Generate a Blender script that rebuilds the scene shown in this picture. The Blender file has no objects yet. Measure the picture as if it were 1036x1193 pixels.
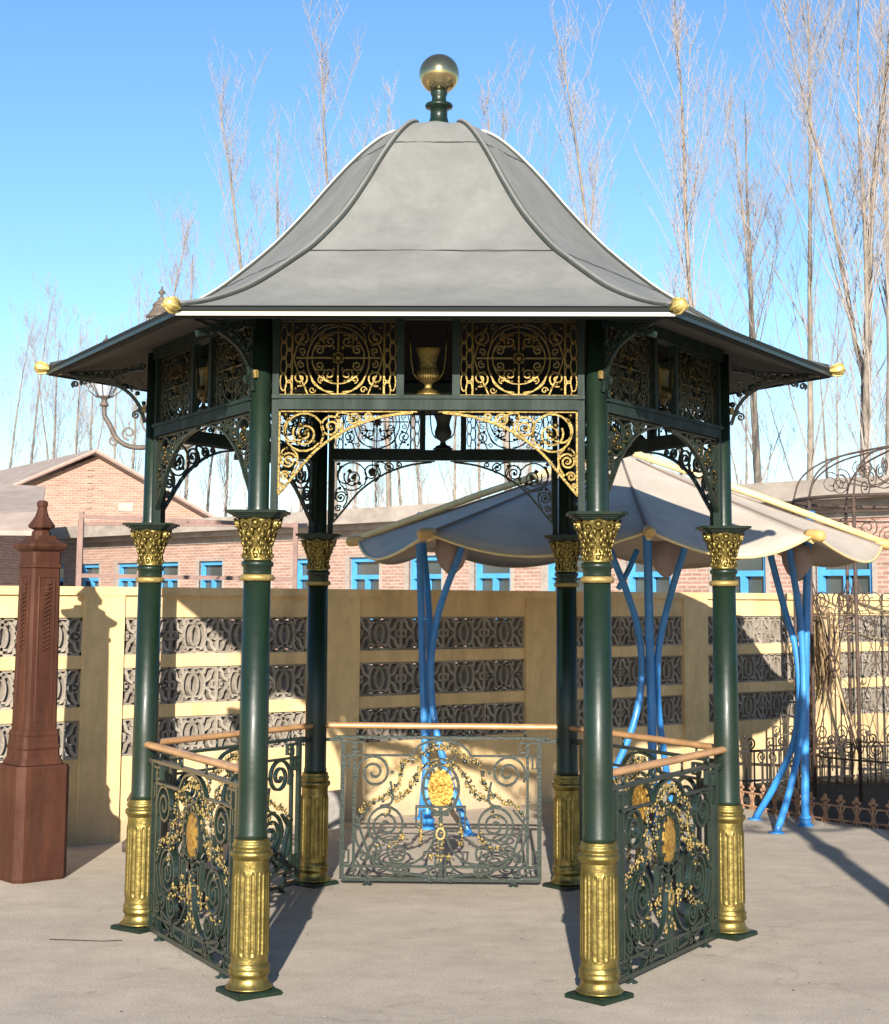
import bpy, math, random
from math import sin, cos, pi, radians, sqrt, atan2
from mathutils import Vector, Matrix, Quaternion
R_ = random.Random(7)

# ---------------------------------------------------------------- camera, sky, sun, exposure
sc = bpy.context.scene
CAMP = dict(f=1843.55, pitch=0.1219, roll=0.0064, h=1.6877, cy=470.4)
cam = bpy.data.cameras.new('camera'); camo = bpy.data.objects.new('camera', cam)
sc.collection.objects.link(camo); sc.camera = camo
cam.sensor_fit = 'HORIZONTAL'; cam.sensor_width = 36
cam.lens = CAMP['f'] / 1036 * 36
cam.shift_y = -(596.5 - CAMP['cy']) / 1036
cam.shift_x = 0
cam.clip_end = 3000; cam.clip_start = .05
_f = Vector((0, cos(CAMP['pitch']), sin(CAMP['pitch']))); _r = Vector((1, 0, 0)); _u = _r.cross(_f)
_r2 = _r * cos(CAMP['roll']) + _u * sin(CAMP['roll']); _u2 = -_r * sin(CAMP['roll']) + _u * cos(CAMP['roll'])
M = Matrix(((_r2.x, _u2.x, -_f.x, 0), (_r2.y, _u2.y, -_f.y, 0), (_r2.z, _u2.z, -_f.z, CAMP['h']), (0, 0, 0, 1)))
camo.matrix_world = M

EL, AZ = radians(20.0), radians(1.7)          # sun behind the camera; AZ = direction the shadows run, clockwise from +Y
w = bpy.data.worlds.new('World'); sc.world = w; w.use_nodes = True
nt = w.node_tree; bg = nt.nodes['Background']
sky = nt.nodes.new('ShaderNodeTexSky'); sky.sky_type = 'NISHITA'; sky.sun_disc = False
sky.sun_elevation = EL; sky.sun_rotation = pi + AZ
sky.air_density = 1.0; sky.dust_density = 0.3; sky.ozone_density = 3.2; sky.altitude = 100
hs = nt.nodes.new('ShaderNodeHueSaturation'); hs.inputs['Saturation'].default_value = 1.12; hs.inputs['Hue'].default_value = .5
nt.links.new(sky.outputs[0], hs.inputs['Color']); nt.links.new(hs.outputs[0], bg.inputs[0]); bg.inputs[1].default_value = 0.095
sun = bpy.data.lights.new('sun', 'SUN'); suno = bpy.data.objects.new('sun', sun); sc.collection.objects.link(suno)
sun.energy = 5.0; sun.angle = radians(.5); sun.color = (1, .93, .82)
sd = Vector((sin(AZ) * cos(EL), cos(AZ) * cos(EL), -sin(EL)))
suno.rotation_mode = 'QUATERNION'; suno.rotation_quaternion = sd.to_track_quat('-Z', 'Y')
suno.location = (0, -10, 10)
sc.view_settings.view_transform = 'Standard'; sc.view_settings.look = 'None'
sc.view_settings.exposure = 1.1; sc.view_settings.gamma = 1

# ---------------------------------------------------------------- materials
MATS = {}; ALB = .81
def mat(name, base, rough=.6, metal=0., var=None, scale=8, bump=0., bscale=40, coat=0., spec=.5, detail=4, trans=0, lo=.35, hi=.65):
    base = tuple(v * ALB for v in base); var = tuple(v * ALB for v in var) if var else None
    m = bpy.data.materials.new(name); m.use_nodes = True; n = m.node_tree; b = n.nodes['Principled BSDF']
    b.inputs['Roughness'].default_value = rough; b.inputs['Metallic'].default_value = metal
    b.inputs['Specular IOR Level'].default_value = spec
    b.inputs['Base Color'].default_value = (*base, 1)
    if coat: b.inputs['Coat Weight'].default_value = coat; b.inputs['Coat Roughness'].default_value = .12
    tc = n.nodes.new('ShaderNodeTexCoord')
    if var:
        t = n.nodes.new('ShaderNodeTexNoise'); t.inputs['Scale'].default_value = scale; t.inputs['Detail'].default_value = detail
        t.inputs['Roughness'].default_value = .65
        n.links.new(tc.outputs['Object'], t.inputs['Vector'])
        r = n.nodes.new('ShaderNodeValToRGB'); r.color_ramp.elements[0].position = lo; r.color_ramp.elements[1].position = hi
        r.color_ramp.elements[0].color = (*var, 1); r.color_ramp.elements[1].color = (*base, 1)
        n.links.new(t.outputs['Fac'], r.inputs['Fac']); n.links.new(r.outputs['Color'], b.inputs['Base Color'])
    if bump:
        t2 = n.nodes.new('ShaderNodeTexNoise'); t2.inputs['Scale'].default_value = bscale; t2.inputs['Detail'].default_value = 5
        n.links.new(tc.outputs['Object'], t2.inputs['Vector'])
        bp = n.nodes.new('ShaderNodeBump'); bp.inputs['Strength'].default_value = bump; bp.inputs['Distance'].default_value = .02
        n.links.new(t2.outputs['Fac'], bp.inputs['Height']); n.links.new(bp.outputs['Normal'], b.inputs['Normal'])
    MATS[name] = m; return m

irong = mat('railing_iron', (.016, .030, .022), .27, var=(.010, .018, .014), scale=25, bump=.1, bscale=60, spec=.7)
green = mat('green_enamel', (.0125, .029, .0165), .34, var=(.008, .020, .0115), scale=5, bump=.06, bscale=22, coat=.08, spec=.33)
green2 = mat('green_grey_enamel', (.017, .033, .026), .6, var=(.012, .024, .019), scale=6, spec=.25, bump=.03, bscale=30)
matt = mat('matt_dark_gutter', (.016, .020, .019), .8, spec=.2)
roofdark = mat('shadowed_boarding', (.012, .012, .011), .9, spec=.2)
yellowg = mat('yellow_gilding', (.72, .56, .20), .4, .35, var=(.5, .36, .1), scale=25, bump=.2)
dgreen = mat('dark_green_iron', (.013, .026, .021), .42, var=(.008, .017, .013), scale=18, bump=.1, bscale=60)
gold = mat('gilding', (.44, .335, .105), .36, .9, var=(.20, .15, .045), scale=14, bump=.16, bscale=50, lo=.3, hi=.62)
gold2 = mat('bright_gilding', (.37, .265, .085), .48, .35, var=(.17, .11, .03), scale=25, bump=.25, bscale=80, lo=.3, hi=.55)
gilt = mat('gilt_scrollwork', (.13, .092, .030), .44, .95, var=(.075, .05, .016), scale=25, bump=.15, bscale=80, lo=.3, hi=.55)
amber = mat('amber_gilding', (.72, .43, .09), .35, .6, var=(.30, .14, .02), scale=42, bump=.7, bscale=60)
def add_streak(m, sc=(6, 6, .9), dark=.78, pos=(.42, .62)):
    n = m.node_tree; b = n.nodes['Principled BSDF']; l = b.inputs['Base Color'].links[0].from_socket
    tc = [x for x in n.nodes if x.type == 'TEX_COORD'][0]
    mp = n.nodes.new('ShaderNodeMapping'); mp.inputs['Scale'].default_value = sc; n.links.new(tc.outputs['Object'], mp.inputs[0])
    t = n.nodes.new('ShaderNodeTexNoise'); t.inputs['Scale'].default_value = 1; t.inputs['Detail'].default_value = 8; t.inputs['Roughness'].default_value = .7; n.links.new(mp.outputs[0], t.inputs['Vector'])
    r = n.nodes.new('ShaderNodeValToRGB'); e = r.color_ramp.elements; e[0].position = pos[0]; e[1].position = pos[1]; e[0].color = (dark, dark, dark, 1); e[1].color = (1, 1, 1, 1); n.links.new(t.outputs['Fac'], r.inputs[0])
    x = n.nodes.new('ShaderNodeMix'); x.data_type = 'RGBA'; x.blend_type = 'MULTIPLY'; x.inputs['Factor'].default_value = 1; n.links.new(l, x.inputs['A']); n.links.new(r.outputs[0], x.inputs['B']); n.links.new(x.outputs['Result'], b.inputs['Base Color'])
    mr = n.nodes.new('ShaderNodeMapRange'); mr.inputs[1].default_value = .3; mr.inputs[2].default_value = .7; rv = b.inputs['Roughness'].default_value; mr.inputs[3].default_value = min(1, rv + .18); mr.inputs[4].default_value = max(.1, rv - .06)
    n.links.new(t.outputs['Fac'], mr.inputs[0]); n.links.new(mr.outputs[0], b.inputs['Roughness'])
felt = mat('roofing_felt', (.23, .228, .21), .85, var=(.18, .18, .167), scale=2.2, bump=.25, bscale=9, detail=8)
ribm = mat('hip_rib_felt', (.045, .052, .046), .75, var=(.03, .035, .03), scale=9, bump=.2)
ribw = mat('sunlit_edge_felt', (.78, .76, .66), .7, var=(.6, .58, .5), scale=12, bump=.2)
cream = mat('sunlit_strip_cream', (.60, .54, .38), .5)
soffit = mat('grey_soffit', (.075, .072, .066), .8, var=(.05, .048, .044), scale=3)
rustiron = mat('rusting_dark_iron', (.11, .065, .045), .75, var=(.045, .03, .024), scale=14, bump=.2)
black = mat('black_iron', (.022, .022, .021), .55, var=(.05, .035, .028), scale=15, bump=.2)
wood = mat('orange_wood', (.62, .34, .145), .42, var=(.48, .25, .095), scale=7, bump=.05, bscale=30, coat=.5)
wood.node_tree.nodes['Principled BSDF'].inputs['Coat Roughness'].default_value = .32
rust = mat('red_oxide_iron', (.064, .017, .009), .66, spec=.25, var=(.095, .036, .018), scale=4.5, bump=.18, bscale=18, detail=9, lo=.3, hi=.75)
rust2 = mat('rusty_orange_iron', (.48, .31, .18), .8, var=(.30, .13, .08), scale=20, bump=.3)
pipe = mat('brown_pipe', (.25, .14, .11), .6, var=(.17, .09, .07), scale=10)
lampm = mat('weathered_lamp_iron', (.15, .115, .09), .6, var=(.08, .06, .045), scale=12, bump=.25)
blue = mat('sky_blue_paint', (.045, .33, .82), .42, var=(.035, .25, .68), scale=6, bump=.05, coat=.2)
bluew = mat('blue_window_paint', (.09, .40, .75), .5, var=(.07, .31, .62), scale=5)
canvas = mat('canopy_canvas', (.60, .505, .41), .85, var=(.52, .435, .35), scale=1.5, bump=.12, bscale=5)
yellowp = mat('yellow_tube', (.86, .68, .33), .5, var=(.75, .55, .25), scale=8)
knobm = mat('ochre_knob', (.62, .38, .12), .5)
concrete = mat('concrete_slab', (.50, .425, .36), .85, var=(.38, .32, .27), scale=1.2, bump=.3, bscale=8, detail=8)
blockm = mat('grey_breeze_block', (.46, .395, .32), .9, var=(.30, .25, .195), scale=7, bump=.35, bscale=45, detail=8)
roofm = mat('pale_tile_roof', (.42, .335, .28), .85, var=(.33, .25, .205), scale=1.6, bump=.4, bscale=6, detail=8)
bark = mat('bare_bark', (.40, .335, .265), .9, var=(.24, .20, .16), scale=2)
twig = mat('pale_twigs', (.44, .375, .33), .9, var=(.36, .30, .27), scale=1)
darkwin = mat('window_glass', (.045, .055, .055), .12, spec=.7, var=(.09, .10, .095), scale=.6)
soil = mat('dark_soil', (.032, .027, .023), .95, var=(.018, .015, .013), scale=3, bump=.8, bscale=18, detail=8)
straw = mat('dry_straw', (.50, .36, .20), .9, var=(.36, .25, .13), scale=12)
stone = mat('rough_stone', (.34, .31, .28), .9, var=(.24, .22, .2), scale=8, bump=.5, bscale=25)
pinkc = mat('pink_canvas', (.50, .38, .33), .85, var=(.40, .30, .26), scale=8, bump=.2)
lglass = bpy.data.materials.new('lantern_glass'); lglass.use_nodes = True
_b = lglass.node_tree.nodes['Principled BSDF']; _b.inputs['Base Color'].default_value = (.75, .78, .80, 1)
_b.inputs['Roughness'].default_value = .25; _b.inputs['Transmission Weight'].default_value = .5; _b.inputs['IOR'].default_value = 1.1
brass = mat('polished_brass_ball', (.62, .50, .27), .16, .95, var=(.48, .38, .2), scale=3, bump=.03, bscale=4)

add_streak(green2, (10, 10, 2), .8); add_streak(felt, (5, 5, 1.3), .86); add_streak(green, (16, 16, 1.6), .72); add_streak(blue, (10, 10, 2.5), .72); add_streak(canvas, (3, 3, 2), .86); add_streak(rust, (9, 9, 1.2), .62); add_streak(wood, (4, 30, 30), .75); add_streak(gold, (30, 30, 4), .66); add_streak(bark, (6, 6, .5), .6); add_streak(concrete, (1.2, 1.2, 3), .75); add_streak(blockm, (5, 5, 5), .7)

def wall_paint():
    m = mat('cream_yellow_render', (.74, .575, .275), .82, bump=.22, bscale=14)
    n = m.node_tree; b = n.nodes['Principled BSDF']; tc = [x for x in n.nodes if x.type == 'TEX_COORD'][0]
    t = n.nodes.new('ShaderNodeTexNoise'); t.inputs['Scale'].default_value = 1.7; t.inputs['Detail'].default_value = 9; t.inputs['Roughness'].default_value = .7
    mp = n.nodes.new('ShaderNodeMapping'); mp.inputs['Scale'].default_value = (1, 1, .45)
    n.links.new(tc.outputs['Object'], mp.inputs[0]); n.links.new(mp.outputs[0], t.inputs['Vector'])
    r = n.nodes.new('ShaderNodeValToRGB'); e = r.color_ramp.elements
    e[0].position = .28; e[0].color = (.50, .34, .165, 1); e[1].position = .55; e[1].color = (.72, .505, .25, 1)
    n.links.new(t.outputs['Fac'], r.inputs['Fac'])
    # dirt splashed up from the ground
    sp = n.nodes.new('ShaderNodeSeparateXYZ'); n.links.new(tc.outputs['Object'], sp.inputs[0])
    ad = n.nodes.new('ShaderNodeMath'); ad.operation = 'MULTIPLY_ADD'; n.links.new(t.outputs['Fac'], ad.inputs[0]); ad.inputs[1].default_value = -.55
    n.links.new(sp.outputs['Z'], ad.inputs[2])
    mr = n.nodes.new('ShaderNodeMapRange'); mr.inputs[1].default_value = -.28; mr.inputs[2].default_value = .12; mr.inputs[3].default_value = .75; mr.inputs[4].default_value = 0
    n.links.new(ad.outputs[0], mr.inputs[0])
    mx = n.nodes.new('ShaderNodeMix'); mx.data_type = 'RGBA'; n.links.new(mr.outputs[0], mx.inputs['Factor'])
    n.links.new(r.outputs[0], mx.inputs['A']); mx.inputs['B'].default_value = (.30, .25, .19, 1)
    n.links.new(mx.outputs['Result'], b.inputs['Base Color'])
    return m
yellow = wall_paint(); add_streak(yellow, (5, 5, .7), .84, (.40, .55)); add_streak(yellow, (1.3, 1.3, 2.2), .88, (.42, .5))

def ground_mat():
    m = bpy.data.materials.new('worn_concrete_yard'); m.use_nodes = True; n = m.node_tree; b = n.nodes['Principled BSDF']
    b.inputs['Roughness'].default_value = .93
    tc = n.nodes.new('ShaderNodeTexCoord')
    def noise(s, d=8, rr=.6, sy=1):
        mp = n.nodes.new('ShaderNodeMapping'); mp.inputs['Scale'].default_value = (1, sy, 1)
        n.links.new(tc.outputs['Object'], mp.inputs[0])
        t = n.nodes.new('ShaderNodeTexNoise'); t.inputs['Scale'].default_value = s; t.inputs['Detail'].default_value = d; t.inputs['Roughness'].default_value = rr
        n.links.new(mp.outputs[0], t.inputs['Vector']); return t.outputs['Fac']
    def ramp(f, p0, c0, p1, c1):
        r = n.nodes.new('ShaderNodeValToRGB'); e = r.color_ramp.elements; e[0].position = p0; e[1].position = p1
        e[0].color = (*c0, 1); e[1].color = (*c1, 1); n.links.new(f, r.inputs[0]); return r.outputs[0]
    def mul(a, c, f=1.):
        x = n.nodes.new('ShaderNodeMix'); x.data_type = 'RGBA'; x.blend_type = 'MULTIPLY'; x.inputs['Factor'].default_value = f
        n.links.new(a, x.inputs['A']); n.links.new(c, x.inputs['B']); return x.outputs['Result']
    big = ramp(noise(.55, 6, .6, 1.6), .3, (.375, .322, .255), .7, (.48, .415, .332))
    mid = ramp(noise(4, 9, .7, 1.3), .3, (.80, .79, .78), .7, (1.08, 1.07, 1.06))
    fine = ramp(noise(90, 4, .8), .32, (.66, .66, .66), .68, (1.2, 1.2, 1.2))
    c = mul(mul(big, mid), fine)
    # light scuffs and dark spots
    spots = ramp(noise(9, 2, .4), .70, (1, 1, 1), .76, (.62, .6, .58)); c = mul(c, spots, .5)
    # hairline cracks
    v = n.nodes.new('ShaderNodeTexVoronoi'); v.feature = 'DISTANCE_TO_EDGE'; v.inputs['Scale'].default_value = .42
    dn = n.nodes.new('ShaderNodeTexNoise'); dn.inputs['Scale'].default_value = 1.6; dn.inputs['Detail'].default_value = 6
    n.links.new(tc.outputs['Object'], dn.inputs['Vector'])
    va = n.nodes.new('ShaderNodeVectorMath'); va.operation = 'MULTIPLY_ADD'; n.links.new(dn.outputs['Color'], va.inputs[0]); va.inputs[1].default_value = (.9, .9, .9)
    n.links.new(tc.outputs['Object'], va.inputs[2]); n.links.new(va.outputs[0], v.inputs['Vector'])
    crack = ramp(v.outputs['Distance'], .0, (.62, .6, .58), .0035, (1, 1, 1)); c = mul(c, crack, .5)
    n.links.new(c, b.inputs['Base Color'])
    bp = n.nodes.new('ShaderNodeBump'); bp.inputs['Strength'].default_value = .5; bp.inputs['Distance'].default_value = .006
    n.links.new(noise(55, 6, .75), bp.inputs['Height']); n.links.new(bp.outputs[0], b.inputs['Normal'])
    return m
groundm = ground_mat()

def brick_mat(name, c1, c2, mortar, bw=.24, bh=.075, axis='x'):
    c1, c2, mortar = [tuple(v * ALB for v in c) for c in (c1, c2, mortar)]
    m = bpy.data.materials.new(name); m.use_nodes = True; n = m.node_tree; b = n.nodes['Principled BSDF']; b.inputs['Roughness'].default_value = .9
    tc = n.nodes.new('ShaderNodeTexCoord'); s = n.nodes.new('ShaderNodeSeparateXYZ'); n.links.new(tc.outputs['Object'], s.inputs[0])
    cb = n.nodes.new('ShaderNodeCombineXYZ')
    ad = n.nodes.new('ShaderNodeMath'); n.links.new(s.outputs['X'], ad.inputs[0]); n.links.new(s.outputs['Y'], ad.inputs[1])
    n.links.new(ad.outputs[0], cb.inputs['X']); n.links.new(s.outputs['Z'], cb.inputs['Y'])
    br = n.nodes.new('ShaderNodeTexBrick'); n.links.new(cb.outputs[0], br.inputs['Vector'])
    br.inputs['Color1'].default_value = (*c1, 1); br.inputs['Color2'].default_value = (*c2, 1); br.inputs['Mortar'].default_value = (*mortar, 1)
    br.inputs['Scale'].default_value = 1; br.inputs['Brick Width'].default_value = bw; br.inputs['Row Height'].default_value = bh
    br.inputs['Mortar Size'].default_value = .012; br.inputs['Bias'].default_value = -.1
    ns = n.nodes.new('ShaderNodeTexNoise'); ns.inputs['Scale'].default_value = 2.2; ns.inputs['Detail'].default_value = 8; ns.inputs['Roughness'].default_value = .75
    mp = n.nodes.new('ShaderNodeMapping'); mp.inputs['Scale'].default_value = (.5, 1, 3.5); n.links.new(cb.outputs[0], mp.inputs[0])
    mp.inputs['Scale'].default_value = (.6, 4.5, 1); n.links.new(mp.outputs[0], ns.inputs['Vector'])
    r = n.nodes.new('ShaderNodeValToRGB'); r.color_ramp.elements[0].position = .3; r.color_ramp.elements[1].position = .7
    r.color_ramp.elements[0].color = (.62, .58, .56, 1); r.color_ramp.elements[1].color = (1.15, 1.15, 1.15, 1); n.links.new(ns.outputs['Fac'], r.inputs[0])
    x = n.nodes.new('ShaderNodeMix'); x.data_type = 'RGBA'; x.blend_type = 'MULTIPLY'; x.inputs['Factor'].default_value = 1
    n.links.new(br.outputs['Color'], x.inputs['A']); n.links.new(r.outputs[0], x.inputs['B']); n.links.new(x.outputs['Result'], b.inputs['Base Color'])
    bp = n.nodes.new('ShaderNodeBump'); bp.inputs['Strength'].default_value = .4; bp.inputs['Distance'].default_value = .01
    n.links.new(ns.outputs['Fac'], bp.inputs['Height']); n.links.new(bp.outputs[0], b.inputs['Normal'])
    return m
brick = brick_mat('pink_brick', (.50, .29, .22), (.39, .21, .16), (.52, .44, .37))
brick2 = brick_mat('pale_red_brick', (.42, .25, .185), (.33, .19, .14), (.44, .33, .27), .24, .085)

# ---------------------------------------------------------------- mesh helpers
class MB:
    def __init__(s): s.v = []; s.f = []; s.m = []; s.sm = []
    def add(s, vs, fs, mi=0, smooth=False):
        o = len(s.v); s.v += [tuple(a) for a in vs]
        for f in fs: s.f.append(tuple(i + o for i in f)); s.m.append(mi); s.sm.append(smooth)
    def box(s, x0, x1, y0, y1, z0, z1, mi=0):
        v = [(x, y, z) for z in (z0, z1) for y in (y0, y1) for x in (x0, x1)]
        s.add(v, [(0, 2, 3, 1), (4, 5, 7, 6), (0, 1, 5, 4), (2, 6, 7, 3), (0, 4, 6, 2), (1, 3, 7, 5)], mi)
    def bar(s, a, b, wd, ht, mi=0, up=(0, 0, 1)):
        a = Vector(a); b = Vector(b); d = (b - a).normalized(); u = Vector(up)
        sd_ = d.cross(u)
        if sd_.length < 1e-4: sd_ = d.cross(Vector((1, 0, 0)))
        sd_.normalize(); u = sd_.cross(d)
        vs = []
        for p in (a, b):
            for i, j in ((-1, -1), (1, -1), (1, 1), (-1, 1)): vs.append(p + sd_ * wd / 2 * i + u * ht / 2 * j)
        s.add(vs, [(0, 1, 2, 3), (4, 7, 6, 5), (0, 4, 5, 1), (1, 5, 6, 2), (2, 6, 7, 3), (3, 7, 4, 0)], mi)
    def tube(s, pts, r, n=8, mi=0, caps=True):
        pts = [Vector(p) for p in pts]; N = len(pts)
        rr = r if isinstance(r, (list, tuple)) else [r] * N
        vs = []; t0 = None; nrm = None
        for i, p in enumerate(pts):
            t = (pts[min(i + 1, N - 1)] - pts[max(i - 1, 0)]).normalized()
            if nrm is None:
                nrm = t.cross(Vector((0, 0, 1)) if abs(t.z) < .9 else Vector((1, 0, 0))).normalized()
            else:
                nrm = (nrm - t * nrm.dot(t)).normalized()
            b = t.cross(nrm)
            for k in range(n):
                a = 2 * pi * k / n; vs.append(p + (nrm * cos(a) + b * sin(a)) * rr[i])
        fs = [(i * n + k, i * n + (k + 1) % n, (i + 1) * n + (k + 1) % n, (i + 1) * n + k) for i in range(N - 1) for k in range(n)]
        s.add(vs, fs, mi, True)
        if caps:
            o = len(s.v) - len(vs); s.f.append(tuple(o + k for k in range(n))[::-1]); s.m.append(mi); s.sm.append(False)
            s.f.append(tuple(o + (N - 1) * n + k for k in range(n))); s.m.append(mi); s.sm.append(False)
    def lathe(s, prof, n=32, mi=0, c=(0, 0, 0), sx=1, sy=1, smooth=True, ph=0, mat4=None):
        vs = []
        for r, z in prof:
            for k in range(n):
                a = 2 * pi * k / n + ph; p = Vector((r * cos(a) * sx, r * sin(a) * sy, z))
                if mat4 is not None: p = mat4 @ p
                vs.append((p.x + c[0], p.y + c[1], p.z + c[2]))
        fs = [(i * n + k, i * n + (k + 1) % n, (i + 1) * n + (k + 1) % n, (i + 1) * n + k) for i in range(len(prof) - 1) for k in range(n)]
        fs.append(tuple(range(n))[::-1]); fs.append(tuple((len(prof) - 1) * n + k for k in range(n)))
        s.add(vs, fs[:-2], mi, smooth); o = len(s.v) - len(vs)
        for f in fs[-2:]: s.f.append(tuple(i + o for i in f)); s.m.append(mi); s.sm.append(False)
    def ribbon(s, pts, wd, dp, y=0., mi=0, front=None, taper=False):
        """flat bar of width wd in the XZ plane, depth dp along Y, centred on y; front = material of the -Y face"""
        N = len(pts); vs = []
        for i, (x, z) in enumerate(pts):
            x0, z0 = pts[max(i - 1, 0)]; x1, z1 = pts[min(i + 1, N - 1)]
            dx, dz = x1 - x0, z1 - z0; L = sqrt(dx * dx + dz * dz) or 1; nx, nz = -dz / L, dx / L
            h = wd / 2 * (1 - .5 * i / N if taper else 1)
            vs += [(x + nx * h, y - dp / 2, z + nz * h), (x - nx * h, y - dp / 2, z - nz * h), (x - nx * h, y + dp / 2, z - nz * h), (x + nx * h, y + dp / 2, z + nz * h)]
        for i in range(N - 1):
            a = i * 4; b = a + 4
            pass
        fr = []; ot = []
        for i in range(N - 1):
            a = i * 4; b = a + 4
            fr.append((a, a + 1, b + 1, b)); ot += [(a + 1, a + 2, b + 2, b + 1), (a + 2, a + 3, b + 3, b + 2), (a + 3, a, b, b + 3)]
        ot += [(3, 2, 1, 0), (N * 4 - 4, N * 4 - 3, N * 4 - 2, N * 4 - 1)]
        o = len(s.v); s.v += vs
        for f in fr: s.f.append(tuple(i + o for i in f)); s.m.append(mi if front is None else front); s.sm.append(False)
        for f in ot: s.f.append(tuple(i + o for i in f)); s.m.append(mi); s.sm.append(False)
    def blob(s, c, r, mi=0, sc_=(1, 1, 1), seed=None, lv=1):
        # small faceted leaf or bead
        n, m_ = (6, 4) if lv == 1 else (12, 8)
        vs = [(c[0], c[1], c[2] - r * sc_[2])]
        for i in range(1, m_):
            t = pi * i / m_
            for k in range(n):
                a = 2 * pi * k / n; q = 1 + (R_.uniform(-.25, .25) if seed else 0)
                vs.append((c[0] + r * sin(t) * cos(a) * sc_[0] * q, c[1] + r * sin(t) * sin(a) * sc_[1] * q, c[2] - r * cos(t) * sc_[2]))
        vs.append((c[0], c[1], c[2] + r * sc_[2]))
        fs = [(0, 1 + (k + 1) % n, 1 + k) for k in range(n)]
        for i in range(m_ - 2): fs += [(1 + i * n + k, 1 + i * n + (k + 1) % n, 1 + (i + 1) * n + (k + 1) % n, 1 + (i + 1) * n + k) for k in range(n)]
        e = len(vs) - 1; q0 = 1 + (m_ - 2) * n; fs += [(e, q0 + k, q0 + (k + 1) % n) for k in range(n)]
        s.add(vs, fs, mi, True)
    def xform(s, mt, start=0):
        for i in range(start, len(s.v)): s.v[i] = tuple(mt @ Vector(s.v[i]))
    def build(s, name, mats, parent=None, loc=(0, 0, 0), rz=0., **kw):
        me = bpy.data.meshes.new(name); me.from_pydata(s.v, [], s.f)
        for m in (mats if isinstance(mats, (list, tuple)) else [mats]): me.materials.append(m)
        me.polygons.foreach_set('material_index', s.m); me.polygons.foreach_set('use_smooth', s.sm); me.update()
        o = bpy.data.objects.new(name, me); sc.collection.objects.link(o)
        o.parent = parent; o.location = loc; o.rotation_euler = (0, 0, rz)
        for k, v in kw.items(): o[k] = v
        return o
def empty(name, loc, rz=0., label=None, category=None, group=None):
    o = bpy.data.objects.new(name, None); sc.collection.objects.link(o); o.location = loc; o.rotation_euler = (0, 0, rz); o.empty_display_size = .1
    if label: o['label'] = label
    if category: o['category'] = category
    if group: o['group'] = group
    return o
def inst(src, parent=None, loc=None, rz=None, **kw):
    """copy of an object with copies of its children (shared mesh data)"""
    c = src.copy(); sc.collection.objects.link(c); c.parent = parent
    if loc is not None: c.location = loc
    if rz is not None: c.rotation_euler = (0, 0, rz)
    for k, v in kw.items(): c[k] = v
    for ch in list(src.children): inst(ch, c)
    return c
def spiral(cx, cz, r0, r1, a0, turns, n=None):
    n = n or max(10, int(abs(turns) * 16)); out = []
    for i in range(n + 1):
        t = i / n; r = r0 + (r1 - r0) * t; a = a0 + 2 * pi * turns * t; out.append((cx + r * cos(a), cz + r * sin(a)))
    return out
def ring2(cx, cz, rx, rz=None, n=28): 
    rz = rz or rx
    return [(cx + rx * cos(2 * pi * i / n), cz + rz * sin(2 * pi * i / n)) for i in range(n + 1)]
def bez(p, n=14):
    # Catmull-Rom through 2D/3D points
    out = []; P = [Vector(q) for q in p]; P = [P[0] * 2 - P[1]] + P + [P[-1] * 2 - P[-2]]
    for i in range(1, len(P) - 2):
        for k in range(n):
            t = k / n; a, b, c, d = P[i - 1], P[i], P[i + 1], P[i + 2]
            out.append(.5 * ((2 * b) + (c - a) * t + (2 * a - 5 * b + 4 * c - d) * t * t + (3 * b - a - 3 * c + d) * t ** 3))
    out.append(P[-2]); return [tuple(q) for q in out]

# ---------------------------------------------------------------- ground
g = MB(); g.add([(-400, -60, 0), (400, -60, 0), (400, 700, 0), (-400, 700, 0)], [(0, 1, 2, 3)])
g.build('ground', groundm, kind='structure')

# ================================================================ GAZEBO
GC = Vector((-.0405, 8.316, 0)); GR = -.0254; RR = 1.5; AP = RR * cos(pi / 6)
gz = empty('gazebo', GC, GR, 'green and gold cast iron hexagonal gazebo with grey bell shaped roof and brass ball', 'gazebo')

# column -----------------------------------------------------------
c = MB()
c.lathe([(.068, .645), (.068, .668), (.0645, .68), (.0645, .9), (.0600, 1.765)], 40)
c.lathe([(.062, 1.784), (.0625, 1.79), (.0625, 1.815), (.070, 1.822), (.072, 1.832), (.068, 1.842)], 36)
c.lathe([(.047, 2.05), (.054, 2.062), (.046, 2.08), (.0435, 2.97)], 28)
col = c.build('column', green, gz)
b = MB()
q = .104
b.add([(q, 0, 0), (0, q, 0), (-q, 0, 0), (0, -q, 0), (q, 0, .022), (0, q, .022), (-q, 0, .022), (0, -q, .022), (q * .9, 0, .03), (0, q * .9, .03), (-q * .9, 0, .03), (0, -q * .9, .03)],
      [(0, 1, 5, 4), (1, 2, 6, 5), (2, 3, 7, 6), (3, 0, 4, 7), (4, 5, 9, 8), (5, 6, 10, 9), (6, 7, 11, 10), (7, 4, 8, 11), (8, 9, 10, 11)])
for i in range(len(b.v)): b.v[i] = (b.v[i][0] * 1.42, b.v[i][1] * 1.42, b.v[i][2] * .8)
b.build('plinth', green, col)
d = MB()
d.lathe([(.110, .028), (.110, .036), (.106, .044), (.098, .062), (.090, .09), (.086, .12), (.085, .142), (.094, .150), (.097, .160), (.094, .170), (.091, .175), (.096, .183), (.094, .192), (.088, .198), (.088, .205)], 48)
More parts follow.
